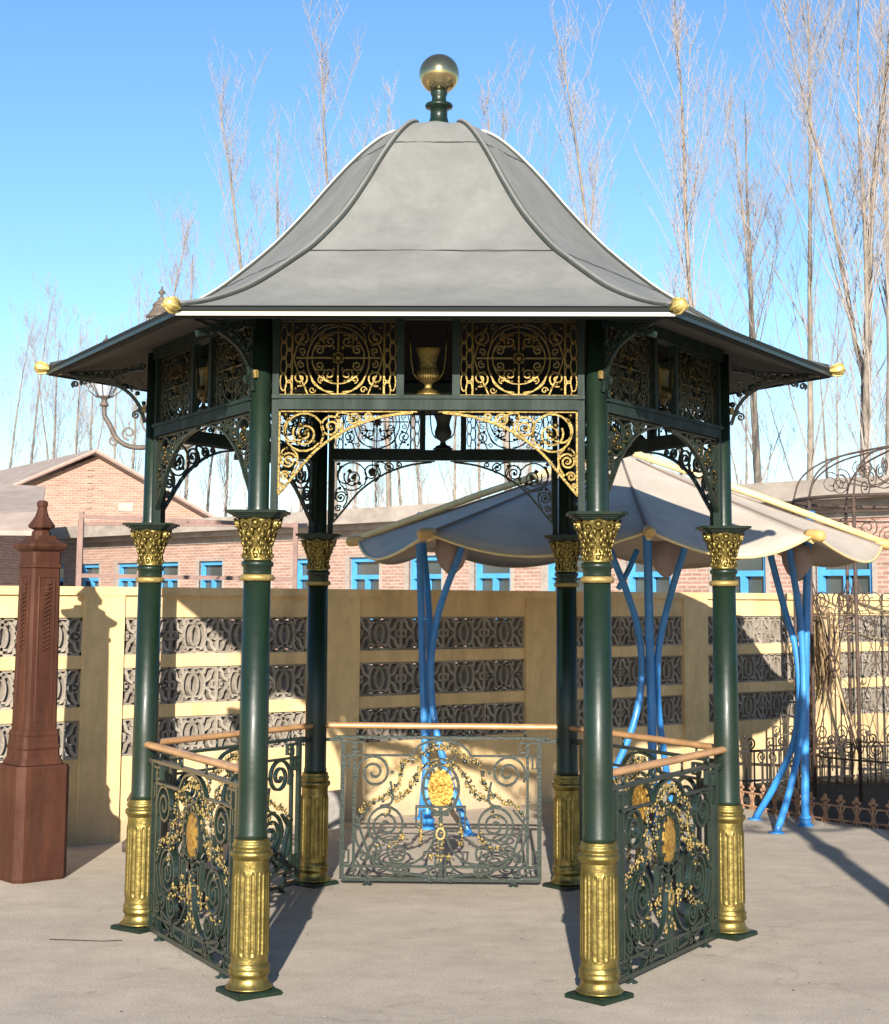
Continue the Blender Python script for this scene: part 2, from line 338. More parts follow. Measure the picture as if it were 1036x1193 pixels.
# fluted drum
nz, na = 64, 192; vs = []
for i in range(nz + 1):
    z = .205 + (.60 - .205) * i / nz
    for k in range(na):
        a = 2 * pi * k / na; fa = ((a / (2 * pi) * 12) % 1 - .5) / 12 * 2 * pi * .088
        dz = max(0, .245 - z, z - .545); dd = sqrt(fa * fa + dz * dz)
        r = .0865 - .003 * i / nz
        if dd < .0165: r += .0042 * max(0, 1 - abs(dd - .0115) / .005)
        if dd < .008: r -= .003
        vs.append((r * cos(a), r * sin(a), z))
d.add(vs, [(i * na + k, i * na + (k + 1) % na, (i + 1) * na + (k + 1) % na, (i + 1) * na + k) for i in range(nz) for k in range(na)], 0, True)
d.lathe([(.0865, .60), (.088, .608), (.0975, .616), (.1, .627), (.096, .638), (.087, .643), (.085, .65), (.091, .658), (.091, .668), (.085, .674), (.083, .684), (.086, .690), (.078, .694), (.074, .695)], 48)
def zmap(z):
    K = [(0, 0), (.028, .028), (.142, .076), (.198, .125), (.60, .562), (.70, .655)]
    for (a0, b0), (a1, b1) in zip(K, K[1:]):
        if z <= a1: return b0 + (b1 - b0) * (z - a0) / (a1 - a0)
    return z
d.v = [(x * .925, y * .925, zmap(z)) for x, y, z in d.v]
d.build('gilded_base', gold, col)
r_ = MB(); r_.lathe([(.060, 1.755), (.073, 1.758), (.076, 1.769), (.073, 1.781), (.061, 1.785)], 36); r_.build('gold_ring', gold2, col)
# capital
k_ = MB()
k_.lathe([(.070, 1.852), (.073, 1.857), (.064, 1.865), (.060, 1.885), (.063, 1.92), (.072, 1.96), (.088, 1.99), (.084, 2.0)], 36)
for j in range(8):
    a = 2 * pi * j / 8
    big = j % 2 == 0
    st = len(k_.v)
    # local: x tangential, y = -outward, z up
    if big:   # V of two volutes
        for sgn in (-1, 1):
            k_.ribbon([(x, z) for x, z in bez([(0, 1.905), (.012 * sgn, 1.93), (.030 * sgn, 1.955)], 5)] + spiral(.038 * sgn, 1.972, .020, .004, pi / 2 + sgn * 2.2, -sgn * 1.35, 18), .007, .012, -.003)
            k_.blob((.038 * sgn, -.012, 1.972), .007)
        k_.blob((0, -.008, 1.98), .012, sc_=(1, 1, 1)); k_.ribbon(ring2(0, 1.983, .015, n=14), .006, .012, -.008)
        k_.blob((0, -.006, 1.87), .014, sc_=(1, 1.2, .8))
    else:
        k_.blob((0, -.004, 1.945), .012, sc_=(.8, 1, 2)); 
        for sgn in (-1, 1): k_.ribbon(spiral(.012 * sgn, 1.985, .013, .003, -pi / 2, sgn * 1.2, 12), .006, .012, -.004)
    for q in range(7):
        zz = 1.865 + .015 * q; xx = (.017 if q % 2 else .008) * (1 if q % 3 else -1) * (1 + q * .12)
        for sgn in (-1, 1):
            k_.blob((xx * sgn, -.002 - .001 * q, zz), R_.uniform(.005, .009), sc_=(1, 1, 1.3), seed=1)
    for sgn in (-1, 1): k_.ribbon(bez([(.004 * sgn, 1.86), (.016 * sgn, 1.872), (.022 * sgn, 1.885), (.014 * sgn, 1.893)], 4), .006, .012, -.002)
    k_.xform(Matrix.Rotation(a + pi / 8 * 0, 4, 'Z') @ Matrix.Translation((0, -.064, 0)), st)
    for i in range(st, len(k_.v)):   # push outward following the flare
        x, y, z = k_.v[i]; fl = max(0, (z - 1.90)) * .30; L = sqrt(x * x + y * y); k_.v[i] = (x * (1 + fl / L), y * (1 + fl / L), z)
def ctap(x, y, z):
    t = max(0, min(1, (z - 1.852) / .148)); f = .86 + .16 * t * t
    return (x * f, y * f, 1.843 + (z - 1.852) / .148 * .188)
k_.v = [ctap(*p) for p in k_.v]
k_.build('capital', gold, col)
ab = MB()
for (r, z0, z1) in ((.108, 2.030, 2.036), (.122, 2.036, 2.044), (.138, 2.044, 2.052), (.155, 2.052, 2.064)):
    pts = []
    for j in range(4):
        a = j * pi / 2 + pi / 4
        for da, rr in ((-.14, 1.05), (.14, 1.05), (.5, .86), (.785, .80), (1.07, .86)):
            pts.append((r * rr * cos(a + da), r * rr * sin(a + da)))
    n = len(pts); ab.add([(x, y, z0) for x, y in pts] + [(x * 1.02, y * 1.02, z1) for x, y in pts], [(i, (i + 1) % n, (i + 1) % n + n, i + n) for i in range(n)] + [tuple(range(n))[::-1], tuple(range(n, 2 * n))])
ab.build('abacus', green, col)
gb = MB(); gb.box(-.02, .02, -.064, -.046, 2.655, 2.69); gb.build('gilt_block', gold2, col)
for k in range(6):
    a = pi / 3 * k
    o = col if k == 0 else inst(col, gz)
    o.location = (RR * cos(a), RR * sin(a), 0)
    for ch in o.children:
        if ch.name.startswith('gilt'): ch.rotation_euler = (0, 0, a + pi / 2)
        if ch.name.startswith('plinth'): ch.rotation_euler = (0, 0, (.12, -.05, .1, .2, -.15, .04)[k])

# frieze side ------------------------------------------------------
HW = .667                                  # half clear width between side posts
fr = MB()
for s in (-1, 1): fr.box(*(sorted((s * HW, s * (HW + .03)))), -.02, .02, 2.055, 2.93)
fr.box(-HW, HW, -.025, .025, 2.518, 2.566); fr.box(-HW - .03, HW + .03, -.032, -.0255, 2.566, 2.583); fr.box(-HW, HW, -.0255, .02, 2.566, 2.58)
fr.box(-HW - .05, HW + .05, -.03, .03, 2.93, 2.99)
for s in (-1, 1): fr.box(*(sorted((s * .108, s * .142))), -.018, .018, 2.58, 2.93)
# scroll panel, centred at 0,0 : 0.525 x 0.345
pn = MB(); W2, H2 = .262, .17; GW, GD = .0064, .012
def rb(m, pts, wd=GW, dp=GD, y=0.): m.ribbon(pts, wd, dp, y, 0, 1)
rb(pn, ring2(0, 0, .118), .005); rb(pn, ring2(0, -.01, .140, .155), .006); rb(pn, ring2(0, 0, .022, n=12)); 
for s in (-1, 1):
    rb(pn, [(0, s * .02), (0, s * H2)]); rb(pn, [(s * .02, 0), (s * .19, 0)])
    rb(pn, [(-W2, s * (H2 - .002)), (W2, s * (H2 - .002))], .006)
    rb(pn, [(s * .205, -H2), (s * .205, H2)], .005)
    for t in range(-2, 3):
        z = t * .072
        rb(pn, ring2(s * .222, z, .014, .042, n=14), .005); rb(pn, ring2(s * .245, z + .036, .014, .042, n=14), .005)
    for u in (-1, 1):
        rb(pn, spiral(s * .040, u * .075, .030, .005, pi / 2 - s * u * .0 + (0 if u > 0 else pi), s * u * -1.5, 22), .006)
        rb(pn, spiral(s * .085, u * .035, .024, .005, (0 if s > 0 else pi), s * u * 1.4, 20), .006)
        rb(pn, spiral(s * .170, u * .092, .038, .006, pi / 2 * u + s * .3, s * u * 1.6, 26), .0065)
        rb(pn, bez([(s * .135, u * .165), (s * .15, u * .13), (s * .185, u * .05), (s * .2, 0)], 6), .006)
        rb(pn, spiral(s * .115, u * .145, .016, .004, 0, s * 1.1, 12), .005)
        pn.blob((s * .062, -.004, u * .055), .011, 1, (1, .6, 1)); pn.blob((s * .02, -.004, u * .05), .010, 1, (.8, .6, 1.4)); pn.blob((s * .155, -.004, u * .06), .009, 1, (1, .6, 1))
        for q in range(3): pn.blob((s * (.03 + .02 * q), -.004, u * (.105 - .012 * q)), .008, 1, (1.3, .6, .8))
for s in (-1, 1):
    for u in (-1, 1):
        rb(pn, spiral(s * .075, u * .098, .017, .004, pi / 2 * u, s * 1.2, 14), .005); rb(pn, spiral(s * .165, u * .030, .018, .004, -pi / 2 * u, -s * 1.2, 14), .005)
        rb(pn, bez([(s * .02, u * .155), (s * .07, u * .145), (s * .11, u * .115), (s * .125, u * .07)], 4), .005)
        for q in range(4): pn.blob((s * (.145 + .012 * q), -.004, u * (.135 - .008 * q)), .007, 1, (1.2, .6, .8))
        pn.blob((s * .09, -.004, u * .07), .009, 1, (1, .6, 1)); pn.blob((s * .19, -.004, u * .14), .008, 1, (1, .6, 1))
pn.blob((0, -.008, 0), .018, 1, (1, .6, 1)); 
for q in range(8): pn.blob((.024 * cos(q * pi / 4), -.006, .024 * sin(q * pi / 4)), .008, 1, (1, .6, 1))
# bracket, corner at 0,0 (post side x=0, beam z=0), extends +x, -z
bk = MB()
arch = bez([(0.002, -.376), (.066, -.30), (.12, -.232), (.17, -.179), (.236, -.127), (.30, -.088), (.36, -.06), (.47, -.026), (.60, -.008)], 6)
rb(bk, arch, .011, .022); rb(bk, [(.004, -.38), (.004, -.004)], .008, .018); rb(bk, [(.004, -.004), (.62, -.004)], .007, .018)
def rs(*a, wd=.0085): rb(bk, spiral(*a), wd)
rs(.113, -.100, .090, .082, -.6, 1.0); rs(.118, -.105, .056, .008, 2.6, 1.9); rs(.085, -.10, .075, .03, 2.0, .55)
rs(.233, -.074, .058, .007, -1.2, 2.1); rs(.335, -.040, .034, .005, -1.6, 1.8); rs(.398, -.026, .020, .004, -1.6, 1.3)
rs(.046, -.226, .038, .006, .3, 1.9); rs(.030, -.293, .022, .004, .3, 1.5); rs(.016, -.335, .011, .003, .3, 1.2)
rb(bk, bez([(.28, -.10), (.26, -.02), (.30, -.012), (.36, -.05)], 6), .008); rb(bk, bez([(.06, -.17), (.085, -.20), (.082, -.25), (.06, -.29)], 6), .008)
rb(bk, bez([(.03, -.17), (.015, -.19), (.012, -.24)], 6), .006)
for x, z, r in ((.10, -.065, .014), (.13, -.09, .012), (.095, -.12, .012), (.13, -.14, .010), (.04, -.17, .012), (.16, -.14, .012), (.20, -.11, .011), (.27, -.03, .010), (.02, -.20, .010), (.118, -.105, .013), (.233, -.074, .011), (.046, -.226, .009), (.335, -.04, .008), (.03, -.02, .012), (.04, -.04, .009)):
    bk.blob((x, -.004, z), r, 1, (1, .7, 1), seed=1)
bk2 = MB(); bk2.v = [(-x, y, z) for x, y, z in bk.v]; bk2.f = [f[::-1] for f in bk.f]; bk2.m = list(bk.m); bk2.sm = list(bk.sm)
ur = MB()
ur.lathe([(.060, 0), (.062, .008), (.048, .014), (.046, .022), (.022, .03), (.016, .045), (.020, .055), (.040, .066), (.050, .085), (.052, .11), (.045, .13), (.040, .15), (.043, .175), (.052, .20), (.060, .215), (.056, .22)], 24, sx=1, sy=.35)
for s in (-1, 1): ur.tube([(s * .045, -.01, .07), (s * .066, -.01, .10), (s * .075, -.01, .15), (s * .080, -.01, .22), (s * .085, -.01, .29)], .0045, 6)
for q in range(9): ur.tube([((q - 4) * .009, -.019 + abs(q - 4) * .0015, .07), ((q - 4) * .0115, -.021 + abs(q - 4) * .002, .095), ((q - 4) * .011, -.021 + abs(q - 4) * .002, .125)], .0025, 5)

sides = []
fro = fr.build('frieze', green2, gz)
pno = pn.build('scroll_panel', [dgreen, gilt], fro, (-.405, 0, 2.753)); inst(pno, fro, (.405, 0, 2.753))
b1 = bk.build('arch_bracket', [dgreen, gilt], fro, (-HW, 0, 2.515)); b2 = bk2.build('arch_bracket', [dgreen, gilt], fro, (HW, 0, 2.515))
ur.m = [0 if sum(ur.v[i][1] for i in f) / len(f) < .002 else 1 for f in ur.f]
uro = ur.build('urn_relief', [gilt, dgreen], fro, (0, 0, 2.583))
# railing ----------------------------------------------------------
ra = MB()
def R2(pts, wd=.011, dp=.018, y=0): ra.ribbon(pts, wd * 1.38, dp + .004, y)
for s in (-1, 1):
    R2([(s * .585, .035), (s * .585, .85)], .018, .022); R2([(s * .515, .115), (s * .515, .83)], .012, .016)
    R2([(s * .585, .842), (s * .69, .842)], .014, .014)
    ra.box(*sorted((s * .42, s * .445)), -.012, .012, .004, .03)
    ra.lathe([(.032, 0), (.032, .004), (.014, .012), (.012, .03)], 12, c=(s * .432, 0, 0))
    # upper spiral, hooks and tails
    R2(spiral(s * .398, .652, .108, .014, (0 if s > 0 else pi) + s * -.5, s * 2.1, 46), .010)
    R2(bez([(s * .30, .60), (s * .285, .52), (s * .30, .47), (s * .36, .455)], 7), .010)
    R2(spiral(s * .322, .344, .108, .012, (pi / 2), s * 2.2, 46), .010)
    R2(spiral(s * .322, .344, .108, .108, (pi / 2), -s * .42, 14), .010)
    R2(spiral(s * .255, .19, .062, .01, pi / 2 - s * 1.2, -s * 1.7, 30), .009)
    R2(spiral(s * .40, .20, .055, .01, pi / 2, s * 1.6, 28), .009)
    R2(spiral(s * .235, .085, .040, .008, pi / 2, s * 1.5, 24), .008)
    R2(bez([(s * .50, .40), (s * .47, .30), (s * .40, .14), (s * .28, .08), (s * .12, .06), (s * .03, .05)], 7), .010)
    R2(bez([(s * .43, .44), (s * .505, .33), (s * .47, .20), (s * .33, .13), (s * .16, .13), (s * .06, .22), (s * .03, .33)], 7), .009)
    R2(bez([(s * .50, .14), (s * .42, .045), (s * .3, .05), (s * .22, .12)], 7), .008)
    R2(spiral(s * .46, .16, .03, .006, 0, s * 1.4, 16), .008)
    # square hooks beside the centre
    R2([(s * .145, .455), (s * .145, .33), (s * .115, .33), (s * .115, .43), (s * .09, .43)], .008); R2([(0, .455), (s * .15, .455)], .010)
    R2([(s * .06, .02), (s * .075, .10)], .01)
    # greek keys in the corners
    for (zz, u) in ((.83, -1), (.05, 1)):
        R2([(s * .585, zz), (s * .47, zz), (s * .47, zz + u * .055), (s * .525, zz + u * .055), (s * .525, zz + u * .028), (s * .495, zz + u * .028)], .009)
        R2([(s * .585, zz + u * .075), (s * .545, zz + u * .075), (s * .545, zz + u * .15), (s * .572, zz + u * .15), (s * .572, zz + u * .10)], .009)
R2([(-.64, .858), (.64, .858)], .012, .03); R2([(-.585, .035), (.585, .035)], .014, .024); R2([(-.58, .108), (.58, .108)], .010, .016)
R2([(-.585, .752), (-.18, .752)], .009); R2([(.585, .752), (.18, .752)], .009)
R2(bez([(-.18, .752), (-.15, .79), (-.10, .825), (0, .842), (.10, .825), (.15, .79), (.18, .752)], 6), .010)
R2(bez([(-.09, .752), (-.06, .72), (0, .735), (.06, .72), (.09, .752)], 6), .007)
R2(ring2(0, .56, .107, .140), .013); 
for q in range(12):
    a = 2 * pi * q / 12; R2([(.072 * cos(a), .56 + .107 * sin(a)), (.107 * cos(a), .56 + .14 * sin(a))], .011)
R2([(0, .45), (0, .03)], .018, .018); R2([(-.03, .03), (-.03, .16)], .008); R2([(.03, .03), (.03, .16)], .008)
R2([(-.05, .41), (.05, .41)], .012); 
# collars riveted on the bars
for s in (-1, 1):
    for x, z in ((.29, .652), (.515, .652), (.43, .344), (.21, .344), (.515, .40), (.28, .108), (.4, .108)): ra.box(s * x - .010, s * x + .010, -.012, .012, z - .008, z + .008)
rao = ra.build('railing', irong, gz)
md = MB()
prof = [(.001, -.016)] + [(.073 * sin(t * pi / 16), -.016 * cos(t * pi / 16)) for t in range(1, 8)] + [(.078, -.004), (.078, .006)]
md.lathe([(r, z) for r, z in prof], 36, sx=1, sy=1.47, mat4=Matrix.Rotation(pi / 2, 4, 'X').inverted() @ Matrix.Scale(1, 4), c=(0, 0, .56))
md.v = [(x, y, z) for x, y, z in md.v]
# relief figure: irregular raised forms
for q in range(26):
    a = R_.uniform(0, 2 * pi); r = R_.uniform(0, .8); md.blob((.06 * r * cos(a), -.011 + .008 * r, .56 + .09 * r * sin(a)), R_.uniform(.008, .017), 0, (1, .42, 1.3), lv=2)
for q in range(26):
    a = R_.uniform(0, 2 * pi); r = R_.uniform(0, .8); md.blob((.06 * r * cos(a), .004, .56 + .09 * r * sin(a)), R_.uniform(.008, .017), 0, (1, .42, 1.3), lv=2)
md.build('medallion', amber, rao)
ga = MB()
def garland(pts, n, sp, r0=.0045, r1=.0095):
    P = bez(pts, 10)
    ga.tube([(x, 0, z) for x, z in P], .004, 5, 1)
    n = int(n * 1.25)
    for q in range(n):
        x, z = P[int(q / n * (len(P) - 1))]
        for t in range(2):
            ga.blob((x + R_.uniform(-sp, sp), R_.choice((-1, 1)) * R_.uniform(.002, .012), z + R_.uniform(-sp, sp)), R_.uniform(r0, r1), int(R_.random() < .25), (R_.uniform(.6, 1.5), .6, R_.uniform(.6, 1.5)), seed=1)
for s in (-1, 1):
    garland([(0, .80), (s * .05, .80), (s * .10, .77), (s * .15, .73), (s * .215, .735)], 26, .018)
    garland([(s * .02, .72), (s * .08, .70), (s * .13, .66), (s * .16, .60), (s * .20, .54), (s * .26, .50), (s * .33, .53)], 44, .020)
    garland([(s * .215, .73), (s * .235, .68), (s * .25, .60), (s * .30, .54), (s * .37, .49), (s * .44, .47), (s * .485, .40)], 44, .014)
    garland([(s * .30, .46), (s * .31, .41), (s * .36, .40)], 8, .010)
    garland([(s * .12, .36), (s * .12, .30), (s * .122, .22)], 14, .010)
    garland([(s * .24, .31), (s * .23, .27), (s * .30, .23), (s * .38, .22)], 12, .010)
garland([(0, .38), (0, .30), (0, .2), (0, .12)], 30, .016); garland([(-.07, .16), (0, .17), (.07, .16)], 16, .012)
ga.ribbon(ring2(0, .30, .024, .032, n=18), .010, .03)
ga.build('garland', [gold2, irong], rao)
hr = MB()
P = []
for x in (-.70, .70):
    for j in range(12):
        a = 2 * pi * j / 12; P.append((x, .0255 * cos(a), .925 + .0185 * sin(a)))
hr.add(P, [(j, (j + 1) % 12, 12 + (j + 1) % 12, 12 + j) for j in range(12)], 0, True); hr.add(P[:12], [tuple(range(12))]); hr.add(P[12:], [tuple(range(12))[::-1]])
hro = hr.build('handrail', wood, rao)
for x in (-.5, -.17, .17, .5):
    hp = MB(); hp.tube([(x, 0, .86), (x, 0, .91)], .007, 6); hp.build('handrail_stud', dgreen, rao)
# distribute the six sides (k=0 faces the camera)
first = True
for k in range(6):
    mid = -pi / 2 + k * pi / 3
    loc = (AP * cos(mid), AP * sin(mid), 0); rz = mid + pi / 2
    if k == 0: fro.location = loc; fro.rotation_euler = (0, 0, rz)
    else:
        inst(fro, gz, loc, rz)
        if first: rao.location = loc; rao.rotation_euler = (0, 0, rz); first = False
        else: inst(rao, gz, loc, rz)

# roof --------------------------------------------------------------
RP = [(.225, 4.180), (.26, 4.172), (.32, 4.140), (.40, 4.075), (.50, 3.975), (.60, 3.862), (.69, 3.755), (.83, 3.602), (.95, 3.490), (1.14, 3.337), (1.28, 3.248), (1.42, 3.163), (1.60, 3.062), (1.78, 2.985), (1.95, 2.928), (2.068, 2.90)]
rp = bez(RP, 3)
ro = MB(); NS = 16
def roofpt(k, t, r, z, off=0.):
    a0 = pi / 3 * k; a1 = pi / 3 * (k + 1)
    x = r * (cos(a0) * (1 - t) + cos(a1) * t); y = r * (sin(a0) * (1 - t) + sin(a1) * t)
    return (x, y, z + off)
for k in range(6):
    vs = []
    rw = random.Random(30 + k); wob = [rw.uniform(-1, 1) for _ in range(8)]
    for r, z in rp:
        for j in range(NS + 1):
            t = j / NS; e = sin(pi * t)
            bul = .012 * e * sin(r * 5 + wob[0]) * wob[1] + .006 * e * sin(t * 9 + r * 7 + wob[2] * 3)
            vs.append(roofpt(k, t, r, z, bul * max(0, min(1, (2.0 - r) / .5))))
    n1 = NS + 1
    ro.add(vs, [(i * n1 + j, (i + 1) * n1 + j, (i + 1) * n1 + j + 1, i * n1 + j + 1) for i in range(len(rp) - 1) for j in range(NS)], 0, True)
ro.lathe([(.228, 4.179), (.12, 4.196), (.03, 4.20)], 6, 0, smooth=False)
roo = ro.build('roof', felt, gz)
# lapped seams in the felt
for k in range(6):
    for rr, dz in ((1.19, 0), (.47, 0)):
        se = MB()
        i = min(range(len(rp)), key=lambda q: abs(rp[q][0] - rr)); r, z = rp[i]; r2, z2 = rp[i + 1]
        L = 24; vs = []
        for j in range(L + 1):
            t = .02 + .96 * j / L; w_ = .006 * sin(j * 1.7 + k) + R_.uniform(-.003, .003)
            for (rq, zq, o) in ((r, z + w_ * .4, .004), (r + (r2 - r) * .18, z + (z2 - z) * .18 + w_ * .4, .006)):
                x, y, zz = roofpt(k, t, rq * .5 + r * .5, zq * .5 + z * .5, o); vs.append((x, y, zz))
        for j in range(L): se.add([vs[2 * j], vs[2 * j + 1], vs[2 * j + 3], vs[2 * j + 2]], [(0, 1, 2, 3)])
        pts = [Vector(vs[2 * j + 1]) for j in range(L + 1)]
        se.tube(pts, .0022, 4, 0)
        se.build('felt_seam', ribm, roo)
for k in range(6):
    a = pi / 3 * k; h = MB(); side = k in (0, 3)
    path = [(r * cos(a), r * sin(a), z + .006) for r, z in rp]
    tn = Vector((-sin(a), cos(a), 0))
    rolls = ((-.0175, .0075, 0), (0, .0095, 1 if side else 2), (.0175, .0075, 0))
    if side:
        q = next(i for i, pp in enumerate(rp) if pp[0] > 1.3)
        h.tube([(x, y, z + .004) for x, y, z in path[:q]], .0125, 8, 1); h.tube([(x, y, z + .004) for x, y, z in path[q - 1:]], .012, 8, 0); rolls = (rolls[0], rolls[2])  # lit face of the side ribs put in as white colour
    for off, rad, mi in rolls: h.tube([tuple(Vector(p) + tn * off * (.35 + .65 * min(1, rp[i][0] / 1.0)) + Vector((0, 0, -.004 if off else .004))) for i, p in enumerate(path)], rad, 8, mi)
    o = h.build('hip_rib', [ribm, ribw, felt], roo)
    if side: o['label'] = 'hip rib with its sunlit edge coloured white'
# fascia and gutter per side, soffit
RE = 2.068
def hx(r, k, z): return (r * cos(pi / 3 * k), r * sin(pi / 3 * k), z)
for k in range(6):
    f = MB()
    # box section fascia
    A, B = k, k + 1
    sec = [(RE + .012, 2.893), (RE + .012, 2.872), (RE + .004, 2.850), (RE - .03, 2.848), (RE - .03, 2.888)]
    vs = [hx(r, A, z) for r, z in sec] + [hx(r, B, z) for r, z in sec]; n = 5
    f.add(vs, [(i, i + n, (i + 1) % n + n, (i + 1) % n) for i in range(n)])
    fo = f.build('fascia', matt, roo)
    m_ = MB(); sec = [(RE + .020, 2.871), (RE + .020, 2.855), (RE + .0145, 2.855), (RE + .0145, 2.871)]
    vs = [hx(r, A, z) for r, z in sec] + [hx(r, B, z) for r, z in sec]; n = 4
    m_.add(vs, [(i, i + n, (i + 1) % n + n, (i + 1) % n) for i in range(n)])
    front = k == 4  # sun on the front strip is put into its cream colour
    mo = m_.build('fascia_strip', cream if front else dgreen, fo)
    if front: mo['label'] = 'strip along the front eave, coloured cream as sunlit'
so = MB()
sp_ = [(2.05, 2.852), (1.9, 2.888), (1.72, 2.94), (1.5, 3.0), (1.2, 3.17), (.9, 3.42), (.6, 3.72), (.3, 4.02), (.1, 4.08)]
for k in range(6):
    for i in range(len(sp_) - 1):
        (ra_, za), (rb_, zb) = sp_[i], sp_[i + 1]
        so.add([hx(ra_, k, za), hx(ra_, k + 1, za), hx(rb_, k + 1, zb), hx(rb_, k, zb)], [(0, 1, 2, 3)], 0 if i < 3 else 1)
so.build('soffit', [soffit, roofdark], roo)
# eave corner ornaments
for k in range(6):
    a = pi / 3 * k; e = MB()
    T = Matrix.Translation((RE * cos(a), RE * sin(a), 2.885)) @ Matrix.Rotation(a, 4, 'Z') @ Matrix.Rotation(radians(78), 4, 'Y')
    e.lathe([(.018, -.10), (.030, -.08), (.034, -.05), (.026, -.02), (.018, 0), (.022, .02), (.038, .045), (.046, .075), (.042, .10), (.028, .118), (.004, .124)], 14, mat4=T)
    for q in range(5):
        aa = 2 * pi * q / 5; s0 = len(e.v)
        e.tube([(.02 * cos(aa), .02 * sin(aa), 0), (.042 * cos(aa), .042 * sin(aa), .04), (.05 * cos(aa), .05 * sin(aa), .075), (.036 * cos(aa), .036 * sin(aa), .112)], [.005, .008, .009, .004], 5)
        e.xform(T, s0)
    cc = Vector((RE * cos(a), RE * sin(a), 2.885)); e.v = [tuple(cc + (Vector(p) - cc) * .70) for p in e.v]
    e.build('eave_ornament', yellowg, roo)
# scroll brackets under the eaves, one per column
for k in range(6):
    a = pi / 3 * k; e = MB()
    e.ribbon(bez([(.05, 2.60), (.09, 2.70), (.17, 2.78), (.30, 2.83), (.46, 2.86)], 6), .018, .016)
    for q in range(9): e.ribbon(spiral(.07 + .045 * q, 2.90 - .012 * q, .020, .004, -1, 1.4, 14), .009, .014)
    for q in range(12): e.blob((.06 + .035 * q, 0, 2.70 + .155 * min(1, q / 6) ** .6 + R_.uniform(-.01, .01)), R_.uniform(.010, .018), 0, (1.2, .6, 1), seed=1)
    e.ribbon([(.06, 2.885), (.5, 2.865)], .010, .016)
    e.ribbon(spiral(.10, 2.80, .04, .006, -1, 1.8, 26), .008, .014); e.ribbon(spiral(.19, 2.835, .026, .005, -1, 1.6, 22), .007, .014); e.ribbon(spiral(.075, 2.66, .02, .004, 0, 1.5, 18), .007, .014); e.ribbon(spiral(.10, 2.64, .022, .004, 2, -1.4, 18), .007, .014)
    e.ribbon(spiral(.27, 2.85, .016, .004, 0, 1.5, 14), .006, .014)
    e.xform(Matrix.Translation((RR * cos(a), RR * sin(a), 0)) @ Matrix.Rotation(a, 4, 'Z'))
    e.build('eave_bracket', dgreen, gz)
# finial
fi = MB(); fi.lathe([(.12, 4.17), (.10, 4.205), (.075, 4.215), (.055, 4.235), (.046, 4.27), (.046, 4.315), (.072, 4.322), (.076, 4.332), (.070, 4.342), (.046, 4.346), (.040, 4.36), (.038, 4.38), (.046, 4.40), (.044, 4.42)], 32)
fio = fi.build('finial', green, gz)
fb = MB(); fb.lathe([(.109 * sin(t * pi / 24), 4.51 - .109 * cos(t * pi / 24)) for t in range(1, 24)], 48); fb.build('finial_ball', brass, fio)
# small spotlights hung under the beams
for (x, y, z) in ((-.43, 1.30, 2.42), (1.62, .62, 2.70), (-1.16, .66, 2.46)):
    e = MB(); e.tube([(x, y, z + .10), (x, y, z + .03)], .003, 5); e.lathe([(.016, 0), (.018, .02), (.014, .045), (.006, .05)], 12, c=(x, y, z)); e.build('spotlight', black, gz)

# ================================================================ BOUNDARY WALL
WA = atan2(1.12, 1.54)
wl = empty('boundary_wall', (-2.39, 11.1, 0), WA, 'cream yellow boundary wall with three rows of pierced grey breeze blocks', 'wall')
PIL = [(-5.7, .34), (-3.75, .34), (-1.80, .34), (.033, .30), (1.92, .46), (3.97, .34), (5.78, .30), (7.58, .30), (9.45, .32), (11.3, .32), (13.2, .32)]
TH = .12
m_ = MB()
m_.box(PIL[0][0], PIL[-1][0], 0.012, TH - .012, 0, .575)
m_.build('wall_base', yellow, wl)
m_ = MB(); 
for i in range(len(PIL) - 1):
    a = PIL[i][0] + PIL[i][1] / 2; b_ = PIL[i + 1][0] - PIL[i + 1][1] / 2
    m_.box(a, b_, .004, TH - .004, .835, .925); m_.box(a, b_, .006, TH - .006, 1.185, 1.275); m_.box(a, b_, .002, TH - .002, 1.5355, 1.69)
m_.build('rail_band', yellow, wl)
m_ = MB(); m_.box(PIL[0][0] - .2, PIL[-1][0] + .2, -.022, TH + .022, 1.69, 1.748); m_.build('coping', yellow, wl)
pl = None
for x, wd in PIL:
    m_ = MB(); m_.box(-wd / 2, wd / 2, -.018, TH + .018, 0, 1.69); m_.build('pilaster', yellow, wl, (x, 0, 0))
# pierced block
BW, BH, BD = 1.0, .26, .085
bm = MB(); y0 = TH / 2
def bl(pts, wd): bm.ribbon(pts, wd, BD, 0)
hw = .195
bl([(-hw, .008), (hw, .008)], .016); bl([(-hw, BH - .008), (hw, BH - .008)], .016)
bl([(-hw + .006, 0), (-hw + .006, BH)], .014); bl([(hw - .006, 0), (hw - .006, BH)], .014)
bl(ring2(0, .13, .036, .072, 18), .022)
for s in (-1, 1):
    bl([(s * .035, .13 + .10 * 0), (s * .035, .13)], .01)
    bl([(s * (.045 + .045 * sin(pi * t / 10)), .13 - .095 * cos(pi * t / 10)) for t in range(11)], .022)
    for u in (-1, 1):
        bl(bez([(s * .185, .13 + u * .115), (s * .150, .13 + u * .085), (s * .135, .13 + u * .045), (s * .092, .13 + u * .02)], 4), .022)
        bl([(s * .10, .13 + u * .125), (s * .085, .13 + u * .075)], .022)
        bl([(s * .185, .13 + u * .028), (s * .145, .13 + u * .018)], .020)
    bl([(s * .155, .105), (s * .155, .155)], .020)
bl([(0, .0), (0, .06)], .018); bl([(0, .20), (0, .26)], .018); bl([(-.04, .215), (.04, .215)], .014); bl([(-.04, .045), (.04, .045)], .014)
blk = None
